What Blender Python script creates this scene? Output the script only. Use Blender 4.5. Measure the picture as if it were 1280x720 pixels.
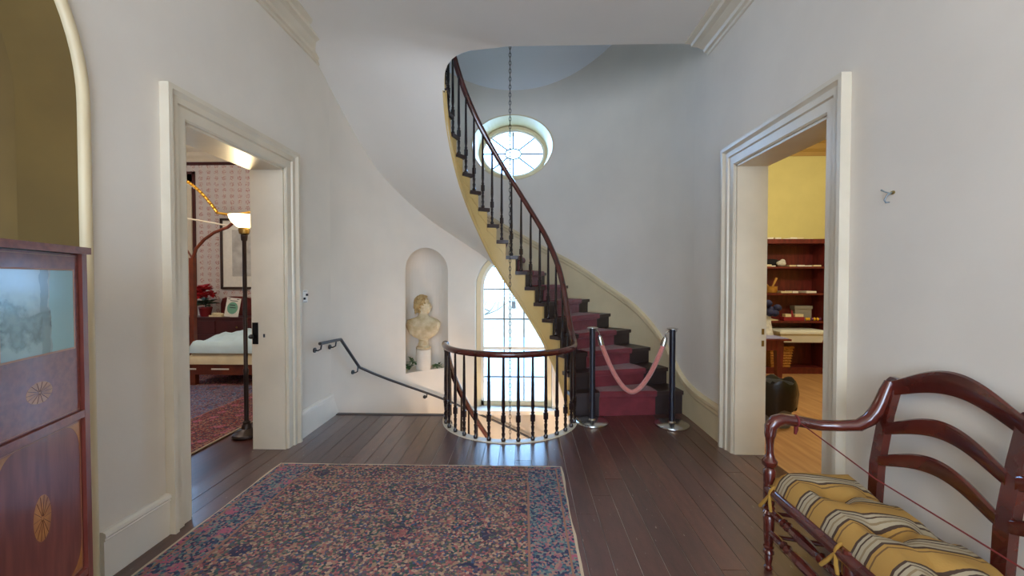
import bpy, bmesh, math, random
from mathutils import Vector, Matrix
random.seed(7)
R = math.radians
for o in list(bpy.data.objects): bpy.data.objects.remove(o)
sc = bpy.context.scene
col = sc.collection

# ------------------------------------------------------------ camera, light, exposure
cam_d = bpy.data.cameras.new('camera'); cam_d.lens = 36*530/1280; cam_d.sensor_width = 36
cam_d.clip_start = .05; cam_d.clip_end = 300
cam = bpy.data.objects.new('camera', cam_d); col.objects.link(cam)
cam.location = (0, 0, 1.5); cam.rotation_euler = (R(90-1.19), 0, R(1.62))
sc.camera = cam
sc.view_settings.view_transform = 'Standard'; sc.view_settings.look = 'None'
sc.view_settings.gamma = 1; sc.view_settings.use_curve_mapping = False
sc.view_settings.exposure = 0.0
w = bpy.data.worlds.new('world'); sc.world = w; w.use_nodes = True
bg = w.node_tree.nodes['Background']; bg.inputs[0].default_value = (.34, .61, 1, 1); bg.inputs[1].default_value = 10.0

def area(name, loc, rot, sx, sy, power, colr):
    d = bpy.data.lights.new(name, 'AREA'); d.shape = 'RECTANGLE'; d.size = sx; d.size_y = sy
    d.energy = power; d.color = colr
    o = bpy.data.objects.new(name, d); col.objects.link(o); o.location = loc; o.rotation_euler = rot
    return o
def point(name, loc, power, colr, rad=.08):
    d = bpy.data.lights.new(name, 'POINT'); d.energy = power; d.color = colr; d.shadow_soft_size = rad
    o = bpy.data.objects.new(name, d); col.objects.link(o); o.location = loc
    return o
# added warm fill behind the camera; sky panels outside the two stair windows
area('front_fill', (-.15, -3.42, 1.95), (R(90), 0, 0), 2.6, 2.6, 108, (1, .87, .74))
area('oval_window_sky', (-.176, 7.9, 4.1), (R(-75), 0, 0), 2.6, 1.8, 260, (.34, .58, 1))
area('arch_window_sky', (-.16, 8.6, 3.6), (R(-58), 0, 0), 3.0, 2.0, 120, (.38, .64, 1))
area('upper_hall_fill', (-.15, 1.86, 5.2), (R(118), 0, 0), 1.6, 1.0, 16, (.62, .78, 1))  # added upward fill to brighten the sloping ceiling; the wall has no window
# unseen point lights added as fill for the hall and both side rooms
point('hall_fill_point', (-.15, -1.3, 2.95), 48, (1, .80, .58), .18)
point('study_fill_point', (4.0, 4.6, 3.1), 110, (1, .89, .68), .15)
point('bedroom_fill_point', (-4.6, 4.4, 3.2), 70, (1, .92, .82), .15)

# ------------------------------------------------------------ materials
MATS = {}
def lin(c): return tuple(((v/255)/12.92 if v/255 <= .04045 else ((v/255+.055)/1.055)**2.4) for v in c) + (1,)
def mat(name, rgb, rough=.5, var=.0, vscale=4, metal=0, bump=0, bscale=60, spec=.5, emit=None, estr=0, stretch=None, rgb2=None, coat=0, sheen=0):
    m = bpy.data.materials.new(name); m.use_nodes = True; nt = m.node_tree; b = nt.nodes['Principled BSDF']
    c = lin(rgb); b.inputs['Base Color'].default_value = c
    b.inputs['Roughness'].default_value = rough; b.inputs['Metallic'].default_value = metal
    b.inputs['Specular IOR Level'].default_value = spec
    if coat: b.inputs['Coat Weight'].default_value = coat; b.inputs['Coat Roughness'].default_value = .20 if name.startswith('wood_floor') else .12
    if sheen: b.inputs['Sheen Weight'].default_value = sheen
    if emit: b.inputs['Emission Color'].default_value = lin(emit); b.inputs['Emission Strength'].default_value = estr
    tc = nt.nodes.new('ShaderNodeTexCoord'); mp = nt.nodes.new('ShaderNodeMapping')
    nt.links.new(tc.outputs['Object'], mp.inputs[0])
    if stretch: mp.inputs['Scale'].default_value = stretch
    if var or rgb2:
        n = nt.nodes.new('ShaderNodeTexNoise'); n.inputs['Scale'].default_value = vscale; n.inputs['Detail'].default_value = 6
        nt.links.new(mp.outputs[0], n.inputs['Vector'])
        mr = nt.nodes.new('ShaderNodeMapRange'); mr.inputs[1].default_value = .35; mr.inputs[2].default_value = .65
        nt.links.new(n.outputs[0], mr.inputs[0])
        mx = nt.nodes.new('ShaderNodeMix'); mx.data_type = 'RGBA'
        nt.links.new(mr.outputs[0], mx.inputs[0])
        if rgb2: mx.inputs[6].default_value = c; mx.inputs[7].default_value = lin(rgb2)
        else:
            mx.inputs[6].default_value = tuple(v*(1-var) for v in c[:3])+(1,)
            mx.inputs[7].default_value = tuple(min(1, v*(1+var)) for v in c[:3])+(1,)
        nt.links.new(mx.outputs[2], b.inputs['Base Color'])
    if bump:
        n2 = nt.nodes.new('ShaderNodeTexNoise'); n2.inputs['Scale'].default_value = bscale; n2.inputs['Detail'].default_value = 4
        nt.links.new(mp.outputs[0], n2.inputs['Vector'])
        bp = nt.nodes.new('ShaderNodeBump'); bp.inputs['Strength'].default_value = bump; bp.inputs['Distance'].default_value = .01
        nt.links.new(n2.outputs[0], bp.inputs['Height']); nt.links.new(bp.outputs[0], b.inputs['Normal'])
    MATS[name] = m
    return m
def N(m, t, **k):
    n = m.node_tree.nodes.new(t)
    for a, v in k.items(): setattr(n, a, v)
    return n
def ramp(m, src, stops, const=False):
    r = N(m, 'ShaderNodeValToRGB'); cr = r.color_ramp
    if const: cr.interpolation = 'CONSTANT'
    while len(cr.elements) < len(stops): cr.elements.new(.5)
    for e, (p, c) in zip(cr.elements, stops): e.position = p; e.color = c if len(c) == 4 else lin(c)
    m.node_tree.links.new(src, r.inputs[0]); return r.outputs[0]
def mathn(m, op, a, b=None, c=None):
    n = N(m, 'ShaderNodeMath', operation=op)
    for i, v in enumerate((a, b, c)):
        if v is None: continue
        if isinstance(v, (int, float)): n.inputs[i].default_value = v
        else: m.node_tree.links.new(v, n.inputs[i])
    return n.outputs[0]
def mixc(m, f, a, b):
    n = N(m, 'ShaderNodeMix', data_type='RGBA')
    for i, v in ((0, f), (6, a), (7, b)):
        if isinstance(v, (int, float)): n.inputs[i].default_value = v
        elif isinstance(v, tuple): n.inputs[i].default_value = v if len(v) == 4 else lin(v)
        else: m.node_tree.links.new(v, n.inputs[i])
    return n.outputs[2]
def setcol(m, s): m.node_tree.links.new(s, m.node_tree.nodes['Principled BSDF'].inputs['Base Color'])
def objxyz(m):
    tc = N(m, 'ShaderNodeTexCoord'); s = N(m, 'ShaderNodeSeparateXYZ'); m.node_tree.links.new(tc.outputs['Object'], s.inputs[0])
    return tc.outputs['Object'], s.outputs[0], s.outputs[1], s.outputs[2]

mat('plaster', (226, 218, 204), .75, var=.035, vscale=1.6, bump=.06, bscale=35)
mat('ceiling_plaster', (226, 220, 209), .8, var=.02, vscale=1.2, bump=.03, bscale=30)
mat('upper_slope_lit', (236, 242, 248), .8)  # light on the upper slope put into its paler, bluish colour
mat('trim', (216, 205, 182), .38, var=.05, vscale=3)
mat('cream', (216, 198, 158), .45, var=.05, vscale=3)
mat('string_ochre', (206, 176, 112), .45, var=.06, vscale=3)
mat('white_paint', (232, 226, 212), .45, var=.03)
mat('ochre', (106, 82, 36), .7, var=.12, vscale=2)  # ochre hue, darkened to hold the shade inside the alcove
mat('wood_floor', (82, 48, 39), .32, coat=.7, var=.22, vscale=5, bump=.10, bscale=40, stretch=(6, 1, 1), spec=.6)
mat('wood_floor_b', (92, 54, 43), .30, coat=.7, var=.2, vscale=6, bump=.12, bscale=50, stretch=(6, 1, 1), spec=.6)
mat('wood_floor_c', (72, 42, 35), .35, coat=.6, var=.25, vscale=5, bump=.10, bscale=45, stretch=(6, 1, 1), spec=.6)
mat('subfloor', (150, 140, 132), .9, var=.5, vscale=3)
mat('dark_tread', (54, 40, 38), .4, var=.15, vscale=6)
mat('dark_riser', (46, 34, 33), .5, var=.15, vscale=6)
mat('rail_wood', (76, 29, 23), .18, var=.25, vscale=9, coat=.6)
mat('baluster_dark', (32, 22, 26), .25, var=.2, vscale=10, coat=.4)
mat('carpet', (118, 40, 48), .95, var=.16, vscale=9, bump=.5, bscale=260, sheen=.3)
mat('black_metal', (26, 26, 29), .4, metal=.7)
mat('iron', (70, 72, 76), .35, metal=.8)
mat('navy_post', (16, 19, 34), .35, spec=.6)
mat('steel', (205, 205, 200), .22, metal=1)
mat('velvet_rope', (196, 122, 112), .9, var=.1, vscale=40, sheen=.6, bump=.3, bscale=200)
mat('marble', (222, 206, 172), .55, rgb2=(186, 164, 122), vscale=9, bump=.15, bscale=40)
mat('marble_hair', (196, 168, 116), .6, rgb2=(150, 122, 76), vscale=24)
mat('pedestal_stone', (226, 216, 200), .5, var=.06, vscale=5)
mat('ivy', (40, 74, 38), .45, rgb2=(74, 106, 58), vscale=30)
mat('mahogany', (126, 66, 56), .3, rgb2=(104, 48, 42), vscale=5, stretch=(8, 8, 1), coat=.35)
mat('mahogany_h', (134, 74, 62), .3, rgb2=(110, 54, 48), vscale=5, stretch=(8, 1, 8), coat=.35)
mat('mahogany_dark', (70, 26, 22), .35, var=.2)
mat('satinwood', (188, 128, 62), .3, rgb2=(150, 92, 40), vscale=14, coat=.3)
mat('inlay_line', (168, 120, 92), .35)
mat('settee_wood', (92, 34, 24), .16, rgb2=(66, 22, 18), vscale=7, coat=.7)
mat('tie_cloth', (160, 120, 46), .9)
mat('red_cord', (112, 34, 32), .8)
mat('paper', (236, 232, 220), .8, var=.03, vscale=20)
mat('cream_paper', (222, 208, 170), .8, var=.06, vscale=20)
mat('picture_frame', (58, 40, 34), .4)
mat('print', (206, 204, 196), .7, rgb2=(176, 172, 164), vscale=6)
mat('duvet', (200, 224, 232), .85, var=.05, vscale=5, bump=.7, bscale=9)
mat('mattress_cloth', (226, 212, 176), .9, var=.06, vscale=6, bump=.2, bscale=20)
mat('bed_wood', (124, 58, 32), .4, rgb2=(96, 42, 26), vscale=8)
mat('gilt', (226, 170, 60), .3, metal=.6)
mat('lamp_metal', (56, 44, 40), .4, metal=.5)
mat('lamp_glass', (255, 240, 206), .4, emit=(255, 224, 160), estr=6)
mat('red_petal', (190, 14, 30), .6, rgb2=(140, 8, 22), vscale=40)
mat('leaf_green', (38, 62, 40), .5)
mat('pot_red', (120, 22, 26), .5)
mat('sign_green', (120, 176, 150), .7)
mat('dark_ink', (60, 64, 70), .7)
mat('dresser_wood', (74, 32, 34), .35, var=.2)
mat('yellow_wall', (208, 198, 132), .8, var=.03)
mat('brown_cornice', (170, 138, 78), .5)
mat('bookcase_wood', (112, 40, 34), .4, rgb2=(84, 26, 26), vscale=4, stretch=(6, 6, 1))
mat('study_floor', (196, 152, 104), .42, rgb2=(172, 126, 82), vscale=3, stretch=(7, .6, 1))
mat('bed_floor', (84, 44, 34), .35, rgb2=(60, 30, 26), vscale=3, stretch=(7, .6, 1))
mat('wicker', (196, 140, 66), .7, rgb2=(150, 98, 40), vscale=40, bump=.6, bscale=70)
mat('plastic_clear', (224, 226, 218), .3, var=.05)
mat('bag_black', (14, 13, 18), .3, spec=.6, bump=.5, bscale=12)
mat('bin_grey', (110, 112, 116), .5)
mat('box_grey', (150, 146, 138), .7)
mat('box_red', (140, 30, 40), .6)
mat('toy_yellow', (226, 176, 40), .5)
mat('toy_purple', (110, 60, 110), .5)
mat('bowl_wood', (200, 150, 70), .5, rgb2=(176, 122, 50), vscale=20)
mat('blue_cloth', (30, 34, 74), .7, var=.3, vscale=30)
mat('rock_white', (206, 204, 196), .8, var=.2, vscale=20)
mat('cloth_black', (24, 22, 26), .9)
mat('switch_plate', (240, 240, 236), .35)
mat('switch_black', (18, 18, 20), .4)
mat('brass', (150, 124, 70), .35, metal=.9)
mat('hook_metal', (120, 130, 134), .3, metal=.9)
mat('table_cloth_blue', (150, 150, 190), .6)
mat('muntin_dark', (112, 102, 88), .5)
mat('ground_out', (238, 234, 220), .95, rgb2=(216, 212, 192), vscale=.6)
mat('bank_out', (196, 172, 144), .95, rgb2=(160, 140, 112), vscale=1.2)
mat('roof_out', (196, 206, 208), .7, var=.08, vscale=2)
mat('wall_out', (214, 222, 222), .8)
mat('bark', (84, 70, 60), .9, var=.2, vscale=10)
gl = bpy.data.materials.new('window_glass'); gl.use_nodes = True; nt = gl.node_tree
for n in list(nt.nodes):
    if n.type != 'OUTPUT_MATERIAL': nt.nodes.remove(n)
t_ = nt.nodes.new('ShaderNodeBsdfTransparent'); t_.inputs[0].default_value = (.95, .98, 1, 1)
g_ = nt.nodes.new('ShaderNodeBsdfGlossy'); g_.inputs['Roughness'].default_value = .02
x_ = nt.nodes.new('ShaderNodeMixShader'); x_.inputs[0].default_value = .05
nt.links.new(t_.outputs[0], x_.inputs[1]); nt.links.new(g_.outputs[0], x_.inputs[2])
nt.links.new(x_.outputs[0], [n for n in nt.nodes if n.type == 'OUTPUT_MATERIAL'][0].inputs[0])
MATS['window_glass'] = gl

for nm in ('wood_floor', 'wood_floor_b', 'wood_floor_c'):
    m = MATS[nm]; b_in = m.node_tree.nodes['Principled BSDF'].inputs['Base Color']; src = b_in.links[0].from_socket
    tc = N(m, 'ShaderNodeTexCoord'); mp = N(m, 'ShaderNodeMapping'); mp.inputs['Scale'].default_value = (1, .22, 1); m.node_tree.links.new(tc.outputs['Object'], mp.inputs[0])
    nz = N(m, 'ShaderNodeTexNoise'); nz.inputs['Scale'].default_value = 70; nz.inputs['Detail'].default_value = 3; m.node_tree.links.new(mp.outputs[0], nz.inputs['Vector'])
    setcol(m, mixc(m, mathn(m, 'GREATER_THAN', nz.outputs[0], .715), src, (140, 128, 118)))
# wallpaper: pale pinkish ground, vertical rows of red motifs
m = mat('wallpaper', (206, 190, 184), .85)
v, x, y, z = objxyz(m)
fx = mathn(m, 'FRACT', mathn(m, 'MULTIPLY', x, 7.2)); st = mathn(m, 'LESS_THAN', mathn(m, 'ABSOLUTE', mathn(m, 'SUBTRACT', fx, .5)), .2)
fz = mathn(m, 'FRACT', mathn(m, 'MULTIPLY', z, 9.5))
dd = mathn(m, 'ADD', mathn(m, 'POWER', mathn(m, 'MULTIPLY', mathn(m, 'SUBTRACT', fx, .5), 3.4), 2), mathn(m, 'POWER', mathn(m, 'MULTIPLY', mathn(m, 'SUBTRACT', fz, .5), 2.6), 2))
vo = N(m, 'ShaderNodeTexVoronoi'); vo.inputs['Scale'].default_value = 75; m.node_tree.links.new(v, vo.inputs['Vector'])
sp = mathn(m, 'LESS_THAN', vo.outputs['Distance'], .42)
mo = mathn(m, 'MULTIPLY', mathn(m, 'LESS_THAN', dd, .95), sp)
c1 = mixc(m, mathn(m, 'MULTIPLY', st, .5), (206, 196, 190), (216, 202, 188)); setcol(m, mixc(m, mo, c1, (168, 84, 84)))

# oriental rug
def rugmat(name, hx, hy, pal, border, bw):
    m = mat(name, (110, 80, 76), .95, bump=.4, bscale=180)
    v, x, y, z = objxyz(m)
    wv = N(m, 'ShaderNodeTexNoise'); wv.inputs['Scale'].default_value = 5; m.node_tree.links.new(v, wv.inputs['Vector'])
    vo = N(m, 'ShaderNodeTexVoronoi'); vo.inputs['Scale'].default_value = 72; m.node_tree.links.new(v, vo.inputs['Vector'])
    sp = N(m, 'ShaderNodeSeparateColor'); m.node_tree.links.new(vo.outputs['Color'], sp.inputs[0])
    n = len(pal)
    fc = ramp(m, sp.outputs[0], [(i/n, c) for i, c in enumerate(pal)], True)
    n2 = len(border); bc = ramp(m, sp.outputs[1], [(i/n2, c) for i, c in enumerate(border)], True)
    # larger floral medallions: rings
    vo2 = N(m, 'ShaderNodeTexVoronoi'); vo2.inputs['Scale'].default_value = 3.6; m.node_tree.links.new(v, vo2.inputs['Vector'])
    d2 = vo2.outputs['Distance']
    ring = mathn(m, 'MULTIPLY', mathn(m, 'GREATER_THAN', d2, .20), mathn(m, 'LESS_THAN', d2, .29))
    core = mathn(m, 'LESS_THAN', d2, .16)
    half = mathn(m, 'GREATER_THAN', sp.outputs[2], .38)
    f1 = mixc(m, mathn(m, 'MULTIPLY', ring, half), fc, (38, 44, 74)); f1 = mixc(m, mathn(m, 'MULTIPLY', core, half), f1, (142, 84, 82))
    big = ramp(m, wv.outputs[0], [(.38, (0, 0, 0)), (.62, (255, 255, 255))])
    f1 = mixc(m, mathn(m, 'MULTIPLY', big, .18), f1, (150, 112, 94))
    ax = mathn(m, 'SUBTRACT', hx, mathn(m, 'ABSOLUTE', x)); ay = mathn(m, 'SUBTRACT', hy, mathn(m, 'ABSOLUTE', y))
    e = mathn(m, 'MINIMUM', ax, ay)
    inb = mathn(m, 'LESS_THAN', ax if name == 'rug_hall' else e, bw)
    c = mixc(m, inb, f1, bc)
    fl = N(m, 'ShaderNodeTexVoronoi'); fl.inputs['Scale'].default_value = 7; m.node_tree.links.new(v, fl.inputs['Vector'])
    fb = mathn(m, 'MULTIPLY', mathn(m, 'MULTIPLY', inb, mathn(m, 'LESS_THAN', fl.outputs['Distance'], .3)), half)
    c = mixc(m, fb, c, (168, 92, 112))
    ln = mathn(m, 'LESS_THAN', mathn(m, 'ABSOLUTE', mathn(m, 'SUBTRACT', e, bw)), .007)
    ln2 = mathn(m, 'LESS_THAN', mathn(m, 'ABSOLUTE', mathn(m, 'SUBTRACT', e, .05)), .006)
    c = mixc(m, mathn(m, 'MAXIMUM', ln, ln2), c, (150, 108, 92))
    c = mixc(m, mathn(m, 'LESS_THAN', e, .012), c, (196, 178, 152))
    setcol(m, c); return m
rugmat('rug_hall', 1.135, 1.55, [(156, 118, 102), (42, 50, 70), (160, 94, 94), (48, 74, 68), (180, 150, 128), (84, 66, 84), (122, 70, 74), (58, 80, 110), (148, 126, 100), (66, 92, 86)],
       [(60, 76, 104), (76, 108, 116), (150, 98, 108), (48, 54, 84), (120, 130, 126), (160, 122, 112)], .27)
rugmat('rug_bedroom', 1.5, 1.5, [(70, 84, 130), (110, 60, 70), (140, 130, 150), (52, 60, 96), (92, 120, 140), (130, 80, 84)],
       [(130, 50, 50), (90, 40, 50), (150, 110, 90), (60, 50, 70)], .7)

# striped settee cushion (stripes run from front to back, repeat along the length)
m = mat('stripe_cloth', (190, 150, 76), .85, bump=.15, bscale=120)
v, x, y, z = objxyz(m)
nz = N(m, 'ShaderNodeTexNoise'); nz.inputs['Scale'].default_value = 3; m.node_tree.links.new(v, nz.inputs['Vector'])
u = mathn(m, 'ADD', mathn(m, 'ADD', y, mathn(m, 'MULTIPLY', x, .18)), mathn(m, 'MULTIPLY', nz.outputs[0], .03))
fr = mathn(m, 'FRACT', mathn(m, 'MULTIPLY', u, 6.2))
G = (172, 132, 64); T = (168, 154, 126); D = (70, 50, 36)
setcol(m, ramp(m, fr, [(0, G), (.36, (112, 82, 44)), (.40, G), (.48, D), (.55, T), (.64, (140, 120, 88)), (.69, T), (.78, D), (.82, T), (.89, D), (.95, G)], True))
# painted mirror panel of the cabinet
m = mat('painted_glass', (120, 160, 166), .12, spec=.7)
v, x, y, z = objxyz(m)
nz = N(m, 'ShaderNodeTexNoise'); nz.inputs['Scale'].default_value = 13; nz.inputs['Detail'].default_value = 8; m.node_tree.links.new(v, nz.inputs['Vector'])
hz = mathn(m, 'ADD', mathn(m, 'MULTIPLY', z, -3.4), nz.outputs[0])
land = ramp(m, hz, [(.30, (150, 168, 166)), (.46, (128, 146, 144)), (.54, (74, 92, 92)), (.64, (100, 122, 120)), (.74, (56, 72, 72)), (.86, (128, 148, 146))])
wob = mathn(m, 'ADD', x, mathn(m, 'MULTIPLY', mathn(m, 'SUBTRACT', nz.outputs[0], .5), .05))
rt = mathn(m, 'LESS_THAN', wob, -.045)
trunk = mathn(m, 'LESS_THAN', mathn(m, 'ABSOLUTE', mathn(m, 'ADD', wob, .02)), .018)
c = mixc(m, rt, land, (132, 176, 182)); c = mixc(m, mathn(m, 'MULTIPLY', trunk, .7), c, (84, 108, 110)); setcol(m, c)

# ------------------------------------------------------------ mesh helpers
class MB:
    def __init__(s): s.v = []; s.f = []
    def add(s, vs, fs):
        k = len(s.v); s.v += [Vector(p) for p in vs]; s.f += [tuple(i+k for i in f) for f in fs]; return s
    def box(s, a, b):
        x0, y0, z0 = a; x1, y1, z1 = b
        return s.add([(x0,y0,z0),(x1,y0,z0),(x1,y1,z0),(x0,y1,z0),(x0,y0,z1),(x1,y0,z1),(x1,y1,z1),(x0,y1,z1)],
                     [(3,2,1,0),(4,5,6,7),(0,1,5,4),(1,2,6,5),(2,3,7,6),(3,0,4,7)])
    def prism(s, poly, d):      # polygon of 3D points extruded by vector d
        n = len(poly); d = Vector(d)
        vs = [Vector(p) for p in poly]; vs += [p+d for p in vs]
        return s.add(vs, [tuple(range(n))[::-1], tuple(range(n, 2*n))]+[(i,(i+1)%n,n+(i+1)%n,n+i) for i in range(n)])
    def lathe(s, prof, c=(0,0,0), n=16, sx=1, sy=1):
        c = Vector(c); vs = []; fs = []
        for r, z in prof:
            for i in range(n):
                a = 2*math.pi*i/n; vs.append(c+Vector((r*sx*math.cos(a), r*sy*math.sin(a), z)))
        for j in range(len(prof)-1):
            for i in range(n): fs.append((j*n+i, j*n+(i+1)%n, (j+1)*n+(i+1)%n, (j+1)*n+i))
        fs.append(tuple(range(n))[::-1]); fs.append(tuple(range((len(prof)-1)*n, len(prof)*n)))
        return s.add(vs, fs)
    def tube(s, pts, rad, n=8, closed=False, flat=1.0, upv=None):
        pts = [Vector(p) for p in pts]; m = len(pts)
        rad = rad if isinstance(rad, (list, tuple)) else [rad]*m
        vs = []; fs = []; pu = None
        for i, p in enumerate(pts):
            if closed: t = pts[(i+1) % m]-pts[i-1]
            else: t = pts[min(i+1, m-1)]-pts[max(i-1, 0)]
            t.normalize()
            ref = Vector(upv) if upv else (pu if pu is not None else (Vector((0,0,1)) if abs(t.z) < .95 else Vector((1,0,0))))
            a = t.cross(ref)
            if a.length < 1e-5: a = t.cross(Vector((1,0,.01)))
            a.normalize(); b = a.cross(t).normalized(); pu = b
            for k in range(n):
                q = 2*math.pi*k/n; vs.append(p+a*rad[i]*math.cos(q)+b*rad[i]*flat*math.sin(q))
        for i in range(m if closed else m-1):
            j = (i+1) % m
            for k in range(n): fs.append((i*n+k, i*n+(k+1)%n, j*n+(k+1)%n, j*n+k))
        if not closed: fs.append(tuple(range(n))[::-1]); fs.append(tuple(range((m-1)*n, m*n)))
        return s.add(vs, fs)
    def ell(s, c, r, rot=None, n=12, m=8):
        c = Vector(c); vs = []; fs = []
        M = Matrix.Rotation(rot[0], 3, rot[1]) if rot else Matrix.Identity(3)
        for j in range(m+1):
            p = math.pi*j/m
            for i in range(n):
                a = 2*math.pi*i/n
                vs.append(c+M@Vector((r[0]*math.sin(p)*math.cos(a), r[1]*math.sin(p)*math.sin(a), r[2]*math.cos(p))))
        for j in range(m):
            for i in range(n): fs.append((j*n+i, (j+1)*n+i, (j+1)*n+(i+1)%n, j*n+(i+1)%n))
        return s.add(vs, fs)
    def sweep(s, rows, caps=True):     # rows of closed cross-sections
        n = len(rows[0]); vs = [p for r in rows for p in r]; fs = []
        for i in range(len(rows)-1):
            for k in range(n): fs.append((i*n+k, i*n+(k+1)%n, (i+1)*n+(k+1)%n, (i+1)*n+k))
        if caps: fs.append(tuple(range(n))[::-1]); fs.append(tuple(range((len(rows)-1)*n, len(rows)*n)))
        return s.add(vs, fs)
    def grid(s, rows):
        n = len(rows[0]); vs = [p for r in rows for p in r]
        return s.add(vs, [(i*n+k, i*n+k+1, (i+1)*n+k+1, (i+1)*n+k) for i in range(len(rows)-1) for k in range(n-1)])
    def build(s, name, mt, parent=None, smooth=None, local=False, fix=True):
        me = bpy.data.meshes.new(name)
        off = Vector((0,0,0))
        if parent is None and not local:
            xs = [p.x for p in s.v]; ys = [p.y for p in s.v]
            off = Vector(((min(xs)+max(xs))/2, (min(ys)+max(ys))/2, min(p.z for p in s.v)))
        elif parent is not None and not local:
            q = parent
            while q is not None: off += q.location; q = q.parent
        me.from_pydata([tuple(p-off) for p in s.v], [], s.f)
        if fix:
            b = bmesh.new(); b.from_mesh(me); bmesh.ops.remove_doubles(b, verts=b.verts, dist=1e-6)
            bmesh.ops.recalc_face_normals(b, faces=b.faces); b.to_mesh(me); b.free()
        me.materials.append(MATS[mt])
        if smooth is not None:
            me.shade_smooth(); me.set_sharp_from_angle(angle=R(smooth))
        o = bpy.data.objects.new(name, me); col.objects.link(o)
        if parent is not None: o.parent = parent
        elif not local: o.location = off
        return o
def empty(name, loc, rz=0):
    o = bpy.data.objects.new(name, None); col.objects.link(o); o.location = loc; o.rotation_euler = (0,0,rz); o.empty_display_size = .1
    return o
def tag(o, label, cat, group=None):
    o['label'] = label; o['category'] = cat
    if group: o['group'] = group
    return o
def struct(o, label=None, cat=None):
    o['kind'] = 'structure'
    if label: o['label'] = label
    if cat: o['category'] = cat
    return o
def inst(src, name, parent, loc=None, rot=None, scale=None):
    c = bpy.data.objects.new(name, src.data); col.objects.link(c); c.parent = parent
    if loc is not None: c.location = loc
    if rot is not None: c.rotation_euler = rot
    if scale is not None: c.scale = scale
    return c
def cut(o, cutters):
    """boolean-subtract MB cutters from object o (mesh in world space)"""
    dg = bpy.context.evaluated_depsgraph_get()
    cs = []
    for i, c in enumerate(cutters):
        k = c.build('cutter', 'plaster'); cs.append(k)
        md = o.modifiers.new('b%d' % i, 'BOOLEAN'); md.operation = 'DIFFERENCE'; md.object = k; md.solver = 'EXACT'
    bpy.context.view_layer.update()
    dg = bpy.context.evaluated_depsgraph_get()
    me = bpy.data.meshes.new_from_object(o.evaluated_get(dg)); o.modifiers.clear(); old = o.data; o.data = me
    while len(me.materials) > 1: me.materials.pop()
    for k in cs: bpy.data.objects.remove(k)
    return o
def interp(tab, t):
    if t <= tab[0][0]: return tab[0][1]
    for (a, va), (b, vb) in zip(tab, tab[1:]):
        if t <= b: return va+(vb-va)*(t-a)/(b-a)
    return tab[-1][1]
def smooth_interp(tab, t, w=5):
    return sum(interp(tab, t+d*w/3)*k for d, k in ((-3,1),(-2,2),(-1,3),(0,4),(1,3),(2,2),(3,1)))/16

# ------------------------------------------------------------ dimensions (metres)
XL, XR = -2.10, 1.80           # hall walls
CX, CY = -.15, 4.55            # centre of the round stairwell
RW, RO = .69, 1.95             # open well, outer wall
HC = 3.80                      # hall ceiling
THL, THR = .285, .25           # wall thickness
def pol(th, r, z=0): return Vector((CX+r*math.cos(R(th)), CY+r*math.sin(R(th)), z))
def nose(th): return .26+.0191*(th-6.2)

# ------------------------------------------------------------ the setting
# walls of the hall
D0, D1, DH = 2.575, 3.665, 2.47       # door openings
wl = MB().box((XL-THL, -3.5, -.05), (XL, CY, HC+.3)).build('wall_left', 'plaster')
ach = [(0, 0)]
arch_y0, arch_r, arch_z = .905, 1.06, 2.33
poly = [(XL-.5, arch_y0+arch_r, 0), (XL-.5, arch_y0+arch_r, arch_z)]+[(XL-.5, arch_y0+arch_r*math.cos(R(a)), arch_z+arch_r*math.sin(R(a))) for a in range(4, 180, 4)]+[(XL-.5, arch_y0-arch_r, arch_z), (XL-.5, arch_y0-arch_r, 0)]
cut(wl, [MB().box((XL-THL-.1, D0, -.2), (XL+.1, D1, DH)), MB().prism(poly, (.7, 0, 0))])
struct(wl, 'cream plaster wall with the bedroom doorway and arched alcove', 'wall')
# alcove shell behind the arch (curved back)
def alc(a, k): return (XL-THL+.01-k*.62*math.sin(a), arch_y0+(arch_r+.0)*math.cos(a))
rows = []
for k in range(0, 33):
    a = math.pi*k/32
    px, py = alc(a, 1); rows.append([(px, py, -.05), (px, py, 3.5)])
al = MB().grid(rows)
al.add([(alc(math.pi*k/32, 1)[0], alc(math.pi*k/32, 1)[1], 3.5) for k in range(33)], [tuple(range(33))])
o = struct(al.build('wall_alcove', 'ochre', smooth=40), 'ochre curved back of the arched alcove, darkened to carry its shade', 'wall')
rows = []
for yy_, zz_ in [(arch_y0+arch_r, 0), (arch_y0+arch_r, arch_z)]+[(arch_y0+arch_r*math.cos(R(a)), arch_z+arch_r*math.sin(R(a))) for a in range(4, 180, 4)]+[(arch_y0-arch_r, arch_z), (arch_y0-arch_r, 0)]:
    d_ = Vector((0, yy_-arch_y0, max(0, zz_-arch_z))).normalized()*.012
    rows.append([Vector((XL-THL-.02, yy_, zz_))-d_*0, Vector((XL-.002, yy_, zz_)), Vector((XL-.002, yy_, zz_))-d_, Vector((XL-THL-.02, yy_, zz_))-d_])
struct(MB().sweep(rows).build('trim_9', 'ochre'), 'ochre reveal of the arched alcove, with shade in its colour', 'trim')
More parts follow.
